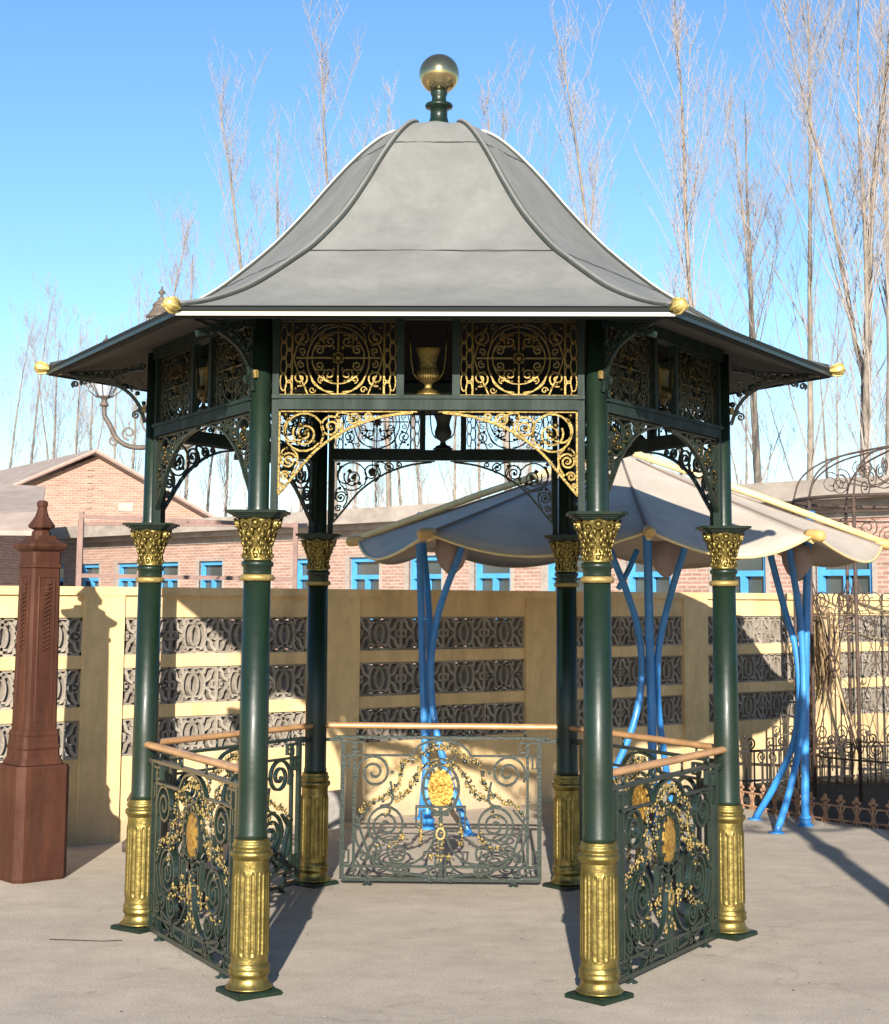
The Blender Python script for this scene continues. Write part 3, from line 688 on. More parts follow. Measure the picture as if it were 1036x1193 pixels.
for i in range(1, len(PIL) - 2):
    a = PIL[i][0] + PIL[i][1] / 2; b_ = PIL[i + 1][0] - PIL[i + 1][1] / 2; n = 4; wd = (b_ - a) / n
    if a < -3 or a > 9.5: continue
    for z in (.575, .925, 1.275):
        for j in range(n):
            if blk is None: o = blk = bm.build('breeze_block', blockm, wl)
            else: o = inst(blk, wl)
            o.location = (a + wd * (j + .5), y0 + R_.uniform(-.004, .004), z); o.scale = (wd / .39 * .998, 1, 1 if z > .6 else 1.0)

# ================================================================ LONG BRICK BUILDING
def pixx(u, Y): return (u - 517) / 1843.5 * Y
d0 = 47.3; w0 = 2.2
B0 = Vector((-.228 * d0, d0, 0)); B1 = Vector((.1347 * d0, .576 * d0, 0)); BA = atan2(B1.y - B0.y, B1.x - B0.x)
LB = (B1 - B0).length; wp = LB / 12
lb = empty('brick_building', B0, BA, 'long low pink brick building with blue windows and flat concrete roof behind the wall', 'building')
WZ0, WZ1 = 1.15, 2.60; EZ = 3.36; x0, x1 = -7.0, LB + 11.0; ww = 1.15
wins = [(-2.4 + .25 * 0, .0)]
wx = [t * wp for t in range(-2, 17)]
m_ = MB()
m_.box(x0, x1, 0, 6, 0, WZ0); m_.box(x0, x1, .001, 6, WZ1, EZ - .14)
xs = [x0] + sum([[x, x + ww] for x in wx], []) + [x1]
for i in range(0, len(xs), 2):
    if xs[i + 1] > xs[i]: m_.box(xs[i], xs[i + 1], 0.0005, 6, WZ0, WZ1)
m_.build('brick_wall', brick, lb)
m_ = MB(); m_.box(x0 - .5, x1 + .5, -.55, 6.5, EZ, EZ + .34); m_.build('roof_slab', concrete, lb)
m_ = MB(); m_.box(x0 - .02, x1 + .02, -.03, -.002, EZ - .30, EZ - .12); m_.box(x0 - .3, x1 + .3, -.30, 6, EZ - .12, EZ - .001); m_.build('eave_band', concrete, lb)
wf = MB(); t = .10
for (a, b_, c_, d_) in ((0, ww, WZ0, WZ0 + t), (0, ww, WZ1 - t, WZ1), (0, t, WZ0 + t, WZ1 - t), (ww - t, ww, WZ0 + t, WZ1 - t), (t, ww - t, 2.10, 2.20)): wf.box(a, b_, .06, .16, c_, d_)
wf.box(ww / 2 - .05, ww / 2 + .05, .06, .16, WZ0 + t, 2.10)
wo = wf.build('window', bluew, lb, (wx[0], 0, 0))
p_ = MB(); p_.box(.02, ww - .02, .17, .19, WZ0 + .02, WZ1 - .02); p_.build('pane', darkwin, wo)
rv = MB(); rv.box(-.14, 0, -.018, .05, WZ0 - .02, WZ1 + .03); rv.box(ww, ww + .08, -.018, .05, WZ0 - .02, WZ1 + .03); rv.box(-.14, ww + .08, -.0185, .05, WZ1 + .005, WZ1 + .06); rv.build('window_surround', concrete, wo)
cu = MB(); cu.box(ww / 2 + .05, ww - .2, .192, .2, WZ0 + .1, 2.5); cu.build('curtain', mat('pale_curtain', (.42, .45, .40), .9, var=(.3, .33, .3), scale=3), wo)
for x in wx[1:]: inst(wo, lb, (x, 0, 0))

# gabled building behind, left
def quadroof(name, verts, faces, m, parent): 
    q = MB(); q.add(verts, faces); return q.build(name, m, parent)
GY = 54.
gx0, gx1, gap = pixx(11, GY), pixx(243, GY), pixx(112, GY)
zl = 1.688 + (696 - 578) / 1843.5 * GY; zr = 1.688 + (696 - 607) / 1843.5 * GY; za = 1.688 + (696 - 534) / 1843.5 * GY
gbd = empty('gabled_brick_house', (gap, GY, 0), radians(3), 'pale red brick gable end with tiled roof rising behind the flat roofed building', 'house')
A = gx0 - gap; Bx = gx1 - gap; dx = -8.
m_ = MB(); m_.add([(A, 0, 0), (Bx, 0, 0), (Bx, 0, zr), (0, 0, za), (A, 0, zl), (A - 0, 14, 0), (Bx, 14, 0), (Bx, 14, zr), (0, 14, za), (A, 14, zl)],
     [(0, 1, 2, 3, 4), (5, 9, 8, 7, 6), (0, 4, 9, 5), (1, 6, 7, 2)]); m_.build('brick_wall', brick2, gbd)
m_ = MB()
for (p, q2) in (((A - .3, zl - .12), (0, za + .05)), ((0, za + .05), (Bx + .4, zr - .15))):
    v = [(p[0], -.35, p[1]), (q2[0], -.35, q2[1]), (q2[0] + dx, 14.3, q2[1] + .0), (p[0] + dx, 14.3, p[1])]
    m_.add(v + [(a_, b__, c__ + .16) for a_, b__, c__ in v], [(0, 3, 2, 1), (4, 5, 6, 7), (0, 1, 5, 4), (1, 2, 6, 5), (2, 3, 7, 6), (3, 0, 4, 7)])
m_.build('tiled_roof', roofm, gbd)
m_ = MB()
for (p, q2) in (((A - .3, zl - .12), (0, za + .05)), ((0, za + .05), (Bx + .4, zr - .15))): m_.bar((p[0], -.37, p[1] + .05), (q2[0], -.37, q2[1] + .05), .06, .2, 0, (0, 1, 0))
m_.build('verge_board', pipe, gbd)
m_ = MB(); m_.box(.75, 1.25, -.03, .02, za - 1.9, za - 1.6); m_.build('vent_brick', concrete, gbd)
for j in range(7):
    m_ = MB(); xj = -.35 + R_.uniform(-.05, .05); m_.box(xj, xj + .2, -.05, .01, za - .5 - j * .22, za - .42 - j * .22); m_.build('projecting_brick', brick2, gbd)
# low shed at the far left
SY = 40.
sh = empty('white_shed', (pixx(62, SY), SY, 0), 0, 'pale plastered shed with sloping roof at the left edge behind the rusty pedestal', 'shed')
ze = 1.688 + (696 - 622) / 1843.5 * SY
m_ = MB(); m_.box(-9, -1.35, 0, 5, 0, ze - .05); m_.build('wall', brick, sh)
m_ = MB(); v = [(-9.5, -.5, ze), (0, -.5, ze - .02), (-.45, .6, ze + .52), (-1.6, 5.5, ze + 1.5), (-9.5, 5.5, ze + 1.9)]
m_.add(v + [(a_, b__, c__ - .12) for a_, b__, c__ in v], [(0, 1, 2), (0, 2, 3, 4), (5, 7, 6), (0, 5, 6, 1), (1, 6, 7, 2), (2, 7, 8, 3), (3, 8, 9, 4), (4, 9, 5, 0)])
m_.build('roof', roofm, sh)
m_ = MB(); m_.box(-3.6, -2.35, -.03, .02, 1.0, 2.55); wo2 = m_.build('window', darkwin, sh)
m_ = MB(); m_.box(-3.7, -2.25, -.06, -.031, 2.551, 2.63); m_.box(-2.349, -2.25, -.06, -.031, 1.0, 2.55); m_.build('frame', bluew, wo2)

# ================================================================ PIPE FRAME behind the wall
pf = empty('pipe_frame', (-3.44, 14.0, 0), 0, 'brown welded pipe frame standing behind the wall on the left', 'pipe frame')
m_ = MB(); z1, z2 = 2.37, 1.87
xa, xb, xc = 0, .24, pixx(345, 14) + 3.44
for (x, y, z) in ((xa, 1.0, 2.40), (xb, 0, 2.42), (xc, 0, 2.34)):
    m_ = MB(); m_.box(x - .02, x + .02, y - .02, y + .02, 0, z); m_.build('upright', pipe, pf)
m_ = MB()
for a_, b__ in (((xb, 0, 2.38), (xc, 0, 2.31)), ((xa, 1.0, 2.36), (xb, 0, 2.38)), ((xa, 1.0, 2.36), (xc, 1.0, 2.36)), ((xb, 0, 1.86), (xc, 0, 1.84)), ((xa, 1.0, 1.89), (xb, 0, 1.9)), ((xa, 1., 1.96), (xb, 0, 1.96)), ((xc, 0, 2.31), (xc, 1, 2.36))): m_.bar(a_, b__, .036, .036)
m_.build('crossbar', pipe, pf)

# ================================================================ RED OXIDE PEDESTAL
pd = empty('lamp_pedestal', (-2.485, 9.80, 0), radians(42), 'rusty red cast iron square pedestal with small knob on top at the left edge', 'pedestal')
def sqp(m, prof, ch=.22, mi=0):
    vs = []
    for h, z in prof:
        c_ = h * ch
        for x, y in ((h, -h + c_), (h, h - c_), (h - c_, h), (-h + c_, h), (-h, h - c_), (-h, -h + c_), (-h + c_, -h), (h - c_, -h)): vs.append((x, y, z))
    n = 8; m.add(vs, [(i * n + k, i * n + (k + 1) % n, (i + 1) * n + (k + 1) % n, (i + 1) * n + k) for i in range(len(prof) - 1) for k in range(n)] + [tuple(range(n))[::-1], tuple((len(prof) - 1) * n + k for k in range(n))])
m_ = MB(); sqp(m_, [(.172, 0), (.177, .02), (.175, .655), (.168, .672)], .24); m_.build('base_block', rust, pd)
m_ = MB(); sqp(m_, [(.140, .675), (.137, .69), (.123, .72), (.120, .76), (.126, .775), (.118, .80), (.116, .84), (.120, .85), (.110, .875), (.104, .88), (.096, 1.76), (.094, 1.85), (.104, 1.855), (.104, 1.87), (.094, 1.88), (.096, 1.95)], .16); sho = m_.build('shaft', rust, pd)
m_ = MB()
for rz in range(4):
    s0 = len(m_.v)
    for s in (-1, 1): m_.bar((s * .055, -.102, .93), (s * .052, -.097, 1.80), .008, .008)
    m_.bar((-.055, -.102, .93), (.055, -.102, .93), .008, .008); m_.bar((-.052, -.097, 1.80), (.052, -.097, 1.80), .008, .008)
    for j in range(16):
        z = 1.35 + j * .026; m_.bar((-.02, -.100, z), (.012, -.100, z + .02), .012, .009); m_.blob((.018, -.101, z + .02), .009, 0, (1, .7, 1))
    for j in range(5): m_.blob((0, -.1, 1.74 - .01 * j), .012 + .004 * (j % 2), 0, (1.6, .6, 1))
    m_.xform(Matrix.Rotation(rz * pi / 2, 4, 'Z'), s0)
m_.build('moulding', rust, sho)
m_ = MB(); sqp(m_, [(.096, 1.95), (.118, 1.968), (.128, 1.985), (.128, 1.998), (.10, 2.012), (.074, 2.03), (.072, 2.05)], .14)
m_.lathe([(.060, 2.05), (.058, 2.075), (.045, 2.085), (.078, 2.10), (.082, 2.115), (.066, 2.135), (.042, 2.17), (.032, 2.20), (.028, 2.225), (.033, 2.235), (.033, 2.26), (.020, 2.268)], 8, smooth=False, ph=pi / 8)
m_.build('cap', rust, pd)

# ================================================================ VICTORIAN LAMP POST
def lantern(par, x, z):
    m = MB()
    m.lathe([(.030, 0), (.030, .015), (.022, .03), (.020, .05), (.045, .06), (.048, .07)], 16)
    m.lathe([(.098, .265), (.102, .275), (.108, .285), (.09, .30), (.062, .34), (.058, .36), (.064, .365), (.045, .385), (.026, .40), (.03, .41), (.012, .425), (.010, .44), (.026, .452), (.022, .462), (.008, .475), (.004, .50)], 16)
    for j in range(8):
        a = 2 * pi * j / 8; m.tube([(.048 * cos(a), .048 * sin(a), .065), (.095 * cos(a), .095 * sin(a), .155), (.10 * cos(a), .10 * sin(a), .27)], .004, 5)
    m.ribbon(ring2(0, .16, .096, .004, 24), .008, .004)
    for s in (-1, 1): m.ribbon(spiral(s * .112, .15, .026, .008, pi / 2, s * 1.3, 18), .008, .012); m.tube([(s * .10, 0, .16), (s * .115, 0, .11), (s * .05, 0, .06)], .005, 5)
    o = m.build('lantern', lampm, par, (x, 0, z))
    gmb = MB(); gmb.lathe([(.046, .07), (.092, .155), (.097, .265)], 8, smooth=False, ph=pi / 8); gmb.build('lantern_glass', lglass, o)
    return o
def lamp_post(loc, rz, label):
    t = empty('street_lamp', loc, rz, label, 'street lamp', 'ornate iron street lamps')
    m = MB(); m.lathe([(.16, 0), (.16, .05), (.13, .08), (.12, .3), (.14, .33), (.10, .40), (.075, .5), (.07, .78), (.08, .80), (.055, .84), (.052, 1.2), (.062, 1.22), (.062, 1.24), (.050, 1.27), (.048, 1.6), (.058, 1.62), (.046, 1.66), (.044, 2.3), (.055, 2.33), (.062, 2.40), (.045, 2.46), (.038, 2.5), (.036, 2.72), (.05, 2.75), (.055, 2.80), (.035, 2.85), (.03, 3.1), (.045, 3.13), (.05, 3.2), (.03, 3.25), (.028, 3.30), (.04, 3.33)], 14)
    m.build('post', lampm, t)
    for s in (-1, 1):
        m = MB(); m.tube([(x, 0, z) for x, z in bez([(s * .04, 2.72), (s * .10, 2.70), (s * .20, 2.71), (s * .28, 2.76), (s * .335, 2.86), (s * .370, 2.92), (s * .375, 3.0)], 6)], .017, 8)
        m.ribbon(spiral(s * .20, 2.80, .05, .012, -1.57, s * 1.2, 20), .014, .014); m.ribbon(spiral(s * .30, 2.74, .035, .01, 1.57, -s * 1.2, 18), .012, .014)
        m.ribbon(bez([(s * .04, 3.05), (s * .09, 3.0), (s * .12, 2.92), (s * .09, 2.82), (s * .04, 2.80)], 5), .014, .014)
        m.ribbon(spiral(s * .075, 2.93, .035, .008, 0, s * 1.4, 18), .012, .014)
        m.build('lamp_arm', lampm, t)
    lantern(t, -.375, 2.985); lantern(t, .375, 2.985); lantern(t, 0, 3.33)
    return t
lamp_post((-1.975, 10.85, 0), 0, 'ornate brown street lamp rising behind the left corner of the gazebo roof')
_l2 = lamp_post((2.42, 4.35, 0), radians(15), 'unseen street lamp added off to the right to cast the shadow on the paving')

_l2.scale = (1.7, 1.7, 1.02)  # unseen lamp, widened to broaden the shadow it throws on the paving
# ================================================================ CANOPY
CYc = 11.8; CX = pixx(722, CYc); CR = 1.95; CZ = 2.105; CP = 2.785
cn = empty('shade_canopy', (CX, CYc, 0), 0, 'large eight sided cream canvas shade canopy on clusters of curved blue poles', 'canopy')
m_ = MB(); NR, NT = 14, 14
VA = [radians(a) for a in (0, 45, 90, 135, 180, 225, 269, 306)]; VR = [1.95, 1.95, 1.95, 1.95, 1.95, 2.0, 1.92, 1.855]
def cpt(k, t, r):
    a0 = VA[k % 8]; a1 = VA[(k + 1) % 8]; e = sin(pi * t); q0 = VR[k % 8] * r; q1 = VR[(k + 1) % 8] * r
    x = q0 * cos(a0) * (1 - t) + q1 * cos(a1) * t; y = q0 * sin(a0) * (1 - t) + q1 * sin(a1) * t
    z = CP + (CZ - CP) * (r ** .93) - .155 * e * r ** 2.2
    f = 1 + .05 * e * r
    return (x * f, y * f, z)
for k in range(8):
    vs = [cpt(k, j / NT, max(.02, i / NR)) for i in range(NR + 1) for j in range(NT + 1)]; n1 = NT + 1
    m_.add(vs, [(i * n1 + j, (i + 1) * n1 + j, (i + 1) * n1 + j + 1, i * n1 + j + 1) for i in range(NR) for j in range(NT)], 0, True)
cvo = m_.build('canvas', canvas, cn)
md_ = cvo.modifiers.new('solid', 'SOLIDIFY'); md_.thickness = .006
m_ = MB()
for k in range(8): m_.tube([cpt(k, j / NT, 1.0) for j in range(NT + 1)], .010, 6)
m_.build('edge_rope', yellowp, cvo)
m_ = MB()
for k in range(8):
    if k not in (0,): m_.tube([tuple(Vector(cpt(k, 0, r / 10)) + Vector((0, 0, .004))) for r in range(1, 11)], .008, 5)
m_.build('canvas_seam', mat('brown_seam', (.22, .17, .14), .9), cvo)
for k in range(8):
    a = VA[k]; m_ = MB(); p0 = Vector(cpt(k, 0, .05)); p1 = Vector(cpt(k, 0, 1.0)); out = Vector((cos(a), sin(a), -.12))
    if k in (0, 4): m_.tube([p0 + Vector((0, 0, .03)), p0.lerp(p1, .5) + Vector((0, 0, .035)), p1 + out * .05], .027, 10)
    else: m_.tube([p0 - Vector((0, 0, .05)), p0.lerp(p1, .5) - Vector((0, 0, .055)), p1 - Vector((0, 0, .035))], .022, 8)
    o = m_.build('rafter_tube', yellowp, cn)
    m_ = MB(); T = Matrix.Translation(p1 + out * .02) @ Matrix.Rotation(a, 4, 'Z') @ Matrix.Rotation(radians(98), 4, 'Y')
    m_.lathe([(.03, -.08), (.038, -.04), (.040, .02), (.036, .05), (.018, .068)], 12, mat4=T); m_.build('tube_end', knobm, o)
# blue poles, each bowed into its cluster
world2c = Matrix.Translation((-CX, -CYc, 0))
POLES = [
    ([(-.10, 11.93, 0), (-.125, 12.0, .5), (-.15, 12.05, 1.1), (-.165, 12.0, 1.6), (-.18, 11.9, 2.06)], .032),
    ([(.20, 11.64, 0), (.06, 11.8, .35), (-.055, 11.96, .75), (-.09, 12.0, 1.15), (-.05, 11.98, 1.5), (.02, 11.93, 1.75), (.13, 11.85, 2.04)], .030),
    ([(-.16, 12.45, 0), (-.12, 12.3, .5), (-.10, 12.12, 1.1), (-.11, 12.2, 1.6), (-.16, 12.35, 2.1)], .030),
    ([(1.55, 11.85, 0), (1.545, 11.9, 1.0), (1.52, 11.85, 2.12)], .038),
    ([(1.01, 11.55, 0), (1.20, 11.7, .35), (1.40, 11.85, .75), (1.475, 11.9, 1.1), (1.455, 11.9, 1.45), (1.36, 11.85, 1.75), (1.24, 11.8, 2.04)], .030),
    ([(1.78, 12.45, 0), (1.68, 12.2, .5), (1.60, 11.95, .95), (1.61, 11.9, 1.35), (1.70, 11.85, 1.75), (1.79, 11.8, 2.06)], .030),
    ([(1.30, 11.84, 1.76), (1.38, 11.86, 1.90), (1.45, 11.9, 2.05)], .024),
    ([(2.735, 12.2, 0), (2.755, 12.2, 1.0), (2.79, 12.15, 2.12)], .036),
    ([(2.42, 12.53, 0), (2.56, 12.42, .28), (2.68, 12.28, .62), (2.712, 12.2, 1.0), (2.69, 12.2, 1.32), (2.62, 12.2, 1.58), (2.50, 12.15, 2.03)], .030),
    ([(2.44, 11.82, 0), (2.56, 11.95, .26), (2.68, 12.08, .62), (2.728, 12.13, 1.0), (2.725, 12.13, 1.35), (2.69, 12.1, 1.68), (2.63, 12.05, 2.03)], .030),
]
for pts, rad in POLES:
    m_ = MB(); lx, ly, lz = pts[-1]; qx, qy, qz = pts[-2]
    if rad > .025: pts = pts + [(lx + (lx - qx) * .5, ly - .05, lz + .24)]
    m_.tube(bez(pts, 6), rad * .86, 14); fx, fy, fz = pts[0]
    if fz == 0:
        if rad > .031: m_.lathe([(.064, 0), (.064, .008), (.047, .014), (.040, .05), (.048, .056), (.048, .066), (.034, .08)], 20, c=(fx, fy, 0))
        else: m_.lathe([(.058, 0), (.058, .008), (.034, .014)], 16, c=(fx, fy, 0))
    m_.xform(world2c); m_.build('pole' if fz == 0 else 'strut', blue, cn)
for (x, y, z) in ((.06, 12.0, 2.03), (1.68, 12.0, 2.02), (2.72, 12.2, 2.0)):
    m_ = MB(); m_.lathe([(.11, .10), (.125, .03), (.12, -.03), (.085, -.11), (.035, -.16), (.01, -.17)], 14, c=(x, y, z)); m_.xform(world2c); m_.build('canvas_funnel', pinkc, cn)

inst(cn, None, (4.55, 7.75, 0), 0, label='unseen second canvas canopy added off to the right to shade the flower bed')  # unseen copy added to throw shade on the bed and wall
# ================================================================ WROUGHT IRON PAVILION, right
PC = Vector((pixx(1056, 14.3), 14.3, 0)); PR = 1.0
pv = empty('iron_pavilion', PC, 0, 'round rusty wrought iron pavilion frame with scrolled dome at the right edge', 'pavilion')
zr_ = 2.58
posts = [radians(a) for a in range(18, 378, 30)]
for z, r in ((zr_, .018), (zr_ - .14, .009), (.35, .009)):
    m_ = MB(); m_.tube([(PR * cos(t * pi / 20), PR * sin(t * pi / 20), z) for t in range(41)], r, 6, caps=False); m_.build('ring', rustiron, pv)
for a in posts:
    m_ = MB(); m_.tube([(PR * cos(a), PR * sin(a), 0), (PR * cos(a), PR * sin(a), zr_)], .017, 6); m_.build('post', rustiron, pv)
    m_ = MB(); m_.tube([(r * cos(a), r * sin(a), z) for r, z in bez([(1.0, zr_), (.92, zr_ + .22), (.68, zr_ + .38), (.3, zr_ + .47), (.02, zr_ + .52)], 6)], .009, 5)
    s0 = len(m_.v); m_.ribbon(spiral(.66, zr_ + .17, .10, .02, 1.2, 1.7, 30), .008, .008); m_.ribbon(spiral(.40, zr_ + .30, .07, .02, 1.2, -1.6, 26), .008, .008); m_.ribbon(bez([(.55, zr_ + .18), (.3, zr_ + .14), (.1, zr_ + .24)], 6), .008, .008); m_.xform(Matrix.Rotation(a, 4, 'Z'), s0)
    m_.build('dome_rib', rustiron, pv)
for i in range(12):
    a0, a1 = posts[i], posts[(i + 1) % 12]
    if i == 9: continue                       # the doorway faces the yard
    p, q_ = Vector((PR * cos(a0), PR * sin(a0), 0)), Vector((PR * cos(a1), PR * sin(a1), 0)); Ls = (q_ - p).length
    m_ = MB()
    def L2(pts, wd=.012): m_.ribbon(pts, wd * .72, .009, 0)
    L2([(0, .36), (Ls, 1.9)], .010); L2([(Ls, .36), (0, 1.9)], .010); L2([(Ls / 2, .1), (Ls / 2, 1.55)], .012)
    L2(ring2(Ls / 2, 1.13, .05, n=14)); L2([(0, .14), (Ls, .14)]); L2([(0, 1.56), (Ls, 1.56)], .010)
    for s in (0, 1):
        L2(spiral(Ls * (.25 + .5 * s), .45, .085, .02, -pi / 2, (1.6 if s else -1.6), 28)); L2(spiral(Ls * (.22 + .56 * s), 2.30, .09, .015, pi / 2, (1.6 if s else -1.6), 28)); L2(spiral(Ls * (.28 + .44 * s), 1.68, .10, .03, -pi / 2, (1.5 if s else -1.5), 28))
    for j in range(1, 6): L2([(Ls * j / 6, .14), (Ls * j / 6, .35)], .010)
    ang = atan2(q_.y - p.y, q_.x - p.x); m_.xform(Matrix.Translation(p) @ Matrix.Rotation(ang, 4, 'Z'))
    m_.build('lattice_panel', rustiron, pv)

# low black railing in front of the wall
fw = empty('low_iron_railing', (2.55, 14.35, 0), radians(24), 'low black iron railing with scroll tops in front of the wall on the right', 'railing')
m_ = MB(); L = 4.2
m_.ribbon([(0, .34), (L, .34)], .02, .02); m_.ribbon([(0, .08), (L, .08)], .018, .02)
j = 0
while j * .09 < L: m_.ribbon([(j * .09, 0), (j * .09, .34)], .012, .012); j += 1
m_.build('rails', black, fw)
for j in range(int(L / .34)):
    m_ = MB(); x = .17 + j * .34; m_.ribbon(spiral(x - .06, .41, .055, .012, -pi / 2, -1.4, 20), .011, .012); m_.ribbon(spiral(x + .06, .41, .055, .012, -pi / 2, 1.4, 20), .011, .012); m_.blob((x, 0, .47), .02); m_.ribbon([(x, .33), (x, .47)], .010, .012)
    m_.build('scroll_top', black, fw)
# arched ironwork added to stand in for a shadow on the wall
gt = empty('arched_shadow_tracery', (3.02, 14.70, 0), radians(32), 'arched iron tracery added in place of a shadow on the yellow wall', 'shadow shape')
m_ = MB(); gw = .46
m_.ribbon([(0, 0), (0, .62)] + [(gw / 2 - gw / 2 * cos(t * pi / 10), .62 + .13 * sin(t * pi / 10)) for t in range(1, 10)] + [(gw, .62), (gw, 0)], .016, .016)
for j in range(1, 5): m_.ribbon([(gw * j / 5, 0), (gw * j / 5, .62 + .13 * sin(j * pi / 5) * .9)], .010, .010)
for s in (0, 1): m_.ribbon(spiral(gw * (.3 + .4 * s), .60, .055, .01, -pi / 2, 1.5 if s else -1.5, 22), .010, .010)
m_.ribbon([(0, .46), (gw, .46)], .01, .01); m_.build('shadow_tracery_frame', lampm, gt)

# dark soil bed and rusty picket edging
sb = MB(); E0 = Vector((2.30, 13.30)); E1 = Vector((4.9, 10.9))
sb.add([(2.42, 13.2, .004), (3.30, 12.02, .004), (4.9, 11.5, .004), (9, 12, .004), (9, 19, .004), (6.2, 17.3, .004), (2.2, 14.42, .004)], [tuple(range(7))])
sb.build('planting_bed', soil, kind='structure')
ep = bez([(2.30, 13.42), (2.56, 12.98), (2.80, 12.55), (3.05, 12.27), (3.34, 12.02), (3.75, 11.85), (4.3, 11.75)], 8)
dist = [0]
for i in range(1, len(ep)): dist.append(dist[-1] + (Vector(ep[i]) - Vector(ep[i - 1])).length)
pk = MB()
def P2(pts, wd=.014): pk.ribbon(pts, wd, .014, 0)
P2([(0, 0), (0, .15)], .013); P2(bez([(-.035, 0), (-.012, .05), (-.012, .09), (-.035, .13)], 4), .008); P2(bez([(.035, 0), (.012, .05), (.012, .09), (.035, .13)], 4), .008)
pk.blob((0, 0, .195), .020, 0, (1, .6, 1.3)); pk.blob((-.024, 0, .172), .015, 0, (1.2, .6, 1)); pk.blob((.024, 0, .172), .015, 0, (1.2, .6, 1)); pk.blob((0, 0, .15), .016, 0, (1.4, .8, .7))
ed = empty('picket_edging', (ep[0][0], ep[0][1], 0), 0, 'low rusty orange cast iron picket edging along the dark flower bed', 'garden edging')
src = None; sdist = 0.0
while sdist < dist[-1]:
    i = max(q for q in range(len(dist)) if dist[q] <= sdist); i = min(i, len(ep) - 2); tt = (sdist - dist[i]) / (dist[i + 1] - dist[i])
    p = Vector(ep[i]).lerp(Vector(ep[i + 1]), tt); dv = Vector(ep[i + 1]) - Vector(ep[i]); loc = (p.x - ep[0][0], p.y - ep[0][1], 0); ang = atan2(dv.y, dv.x)
    if src is None: src = pk.build('picket', rust2, ed, loc, ang)
    else: inst(src, ed, loc, ang)
    sdist += .135
m_ = MB()
for z in (.135, .03): m_.tube([(x - ep[0][0], y - ep[0][1], z) for x, y in ep], .008, 5)
m_.build('edging_rail', rust2, ed)

# dry vine hanging on the pilaster, right
vn = MB(); rv_ = random.Random(5)
for i in range(260):
    x = 3.62 + rv_.gauss(0, .06); z = rv_.uniform(1.15, 1.62); pts = []
    y = 15.25 + rv_.uniform(-.08, .05)
    for j in range(5): pts.append((x, y, z)); x += rv_.gauss(.004, .010); z -= rv_.uniform(.05, .12); y += rv_.gauss(0, .01)
    vn.tube(pts, .0035, 3)
for i in range(14):
    x = 3.66; z = rv_.uniform(1.3, 1.66); y = 15.2; pts = []; dxx = rv_.uniform(-.12, .16)
    for j in range(6): pts.append((x, y, z)); x += dxx + rv_.gauss(0, .03); z += rv_.gauss(.01, .04)
    vn.tube(pts, .004, 3)
vn.tube(bez([(3.80, 14.9, 0), (3.85, 15.0, .4), (3.72, 15.1, .9), (3.64, 15.2, 1.5)], 5), .02, 6)
vo = vn.build('dry_vine', straw); vo['label'] = 'dry straw coloured vine bundle hanging on a pilaster of the yellow wall'; vo['category'] = 'vine'

# stone block by the wall, crack line on the paving
m_ = MB(); m_.box(-.09, .09, -.05, .05, 0, .26); 
for i in range(len(m_.v)): m_.v[i] = tuple(a_ + R_.uniform(-.008, .008) for a_ in m_.v[i])
so_ = m_.build('stone_block', stone, None, (-.83, 11.95, 0), .3); so_['label'] = 'small rough grey stone block standing at the foot of the wall'; so_['category'] = 'stone'
m_ = MB(); m_.tube([(-1.93, 8.06, .004), (-1.80, 8.04, .006), (-1.66, 8.03, .004), (-1.57, 8.05, .004)], .002, 5)  # thin tube standing in for a dark crack in the paving
so_ = m_.build('crack_line', soil); so_['label'] = 'thin dark line in place of a crack in the paving beside the left column'; so_['category'] = 'crack'

# grit and crumbs on the paving
gr_ = MB(); rg = random.Random(21)
for i in range(1500):
    y = 5.6 + 8 * rg.random() ** 1.6; x = rg.uniform(-.32, .32) * y * 1.05; r = rg.choice((.0015, .002, .002, .0025, .004)) * rg.uniform(.6, 1.2)
    if abs(x) > 2.4 and y > 11: continue
    gr_.blob((x, y, r * .4), r, rg.choice((0, 0, 0, 0, 1)), (rg.uniform(.7, 1.5), rg.uniform(.7, 1.5), .6))
so_ = gr_.build('grit', [stone, soil], kind='stuff'); so_['label'] = 'scattered grit and crumbs on the paving'; so_['category'] = 'grit'

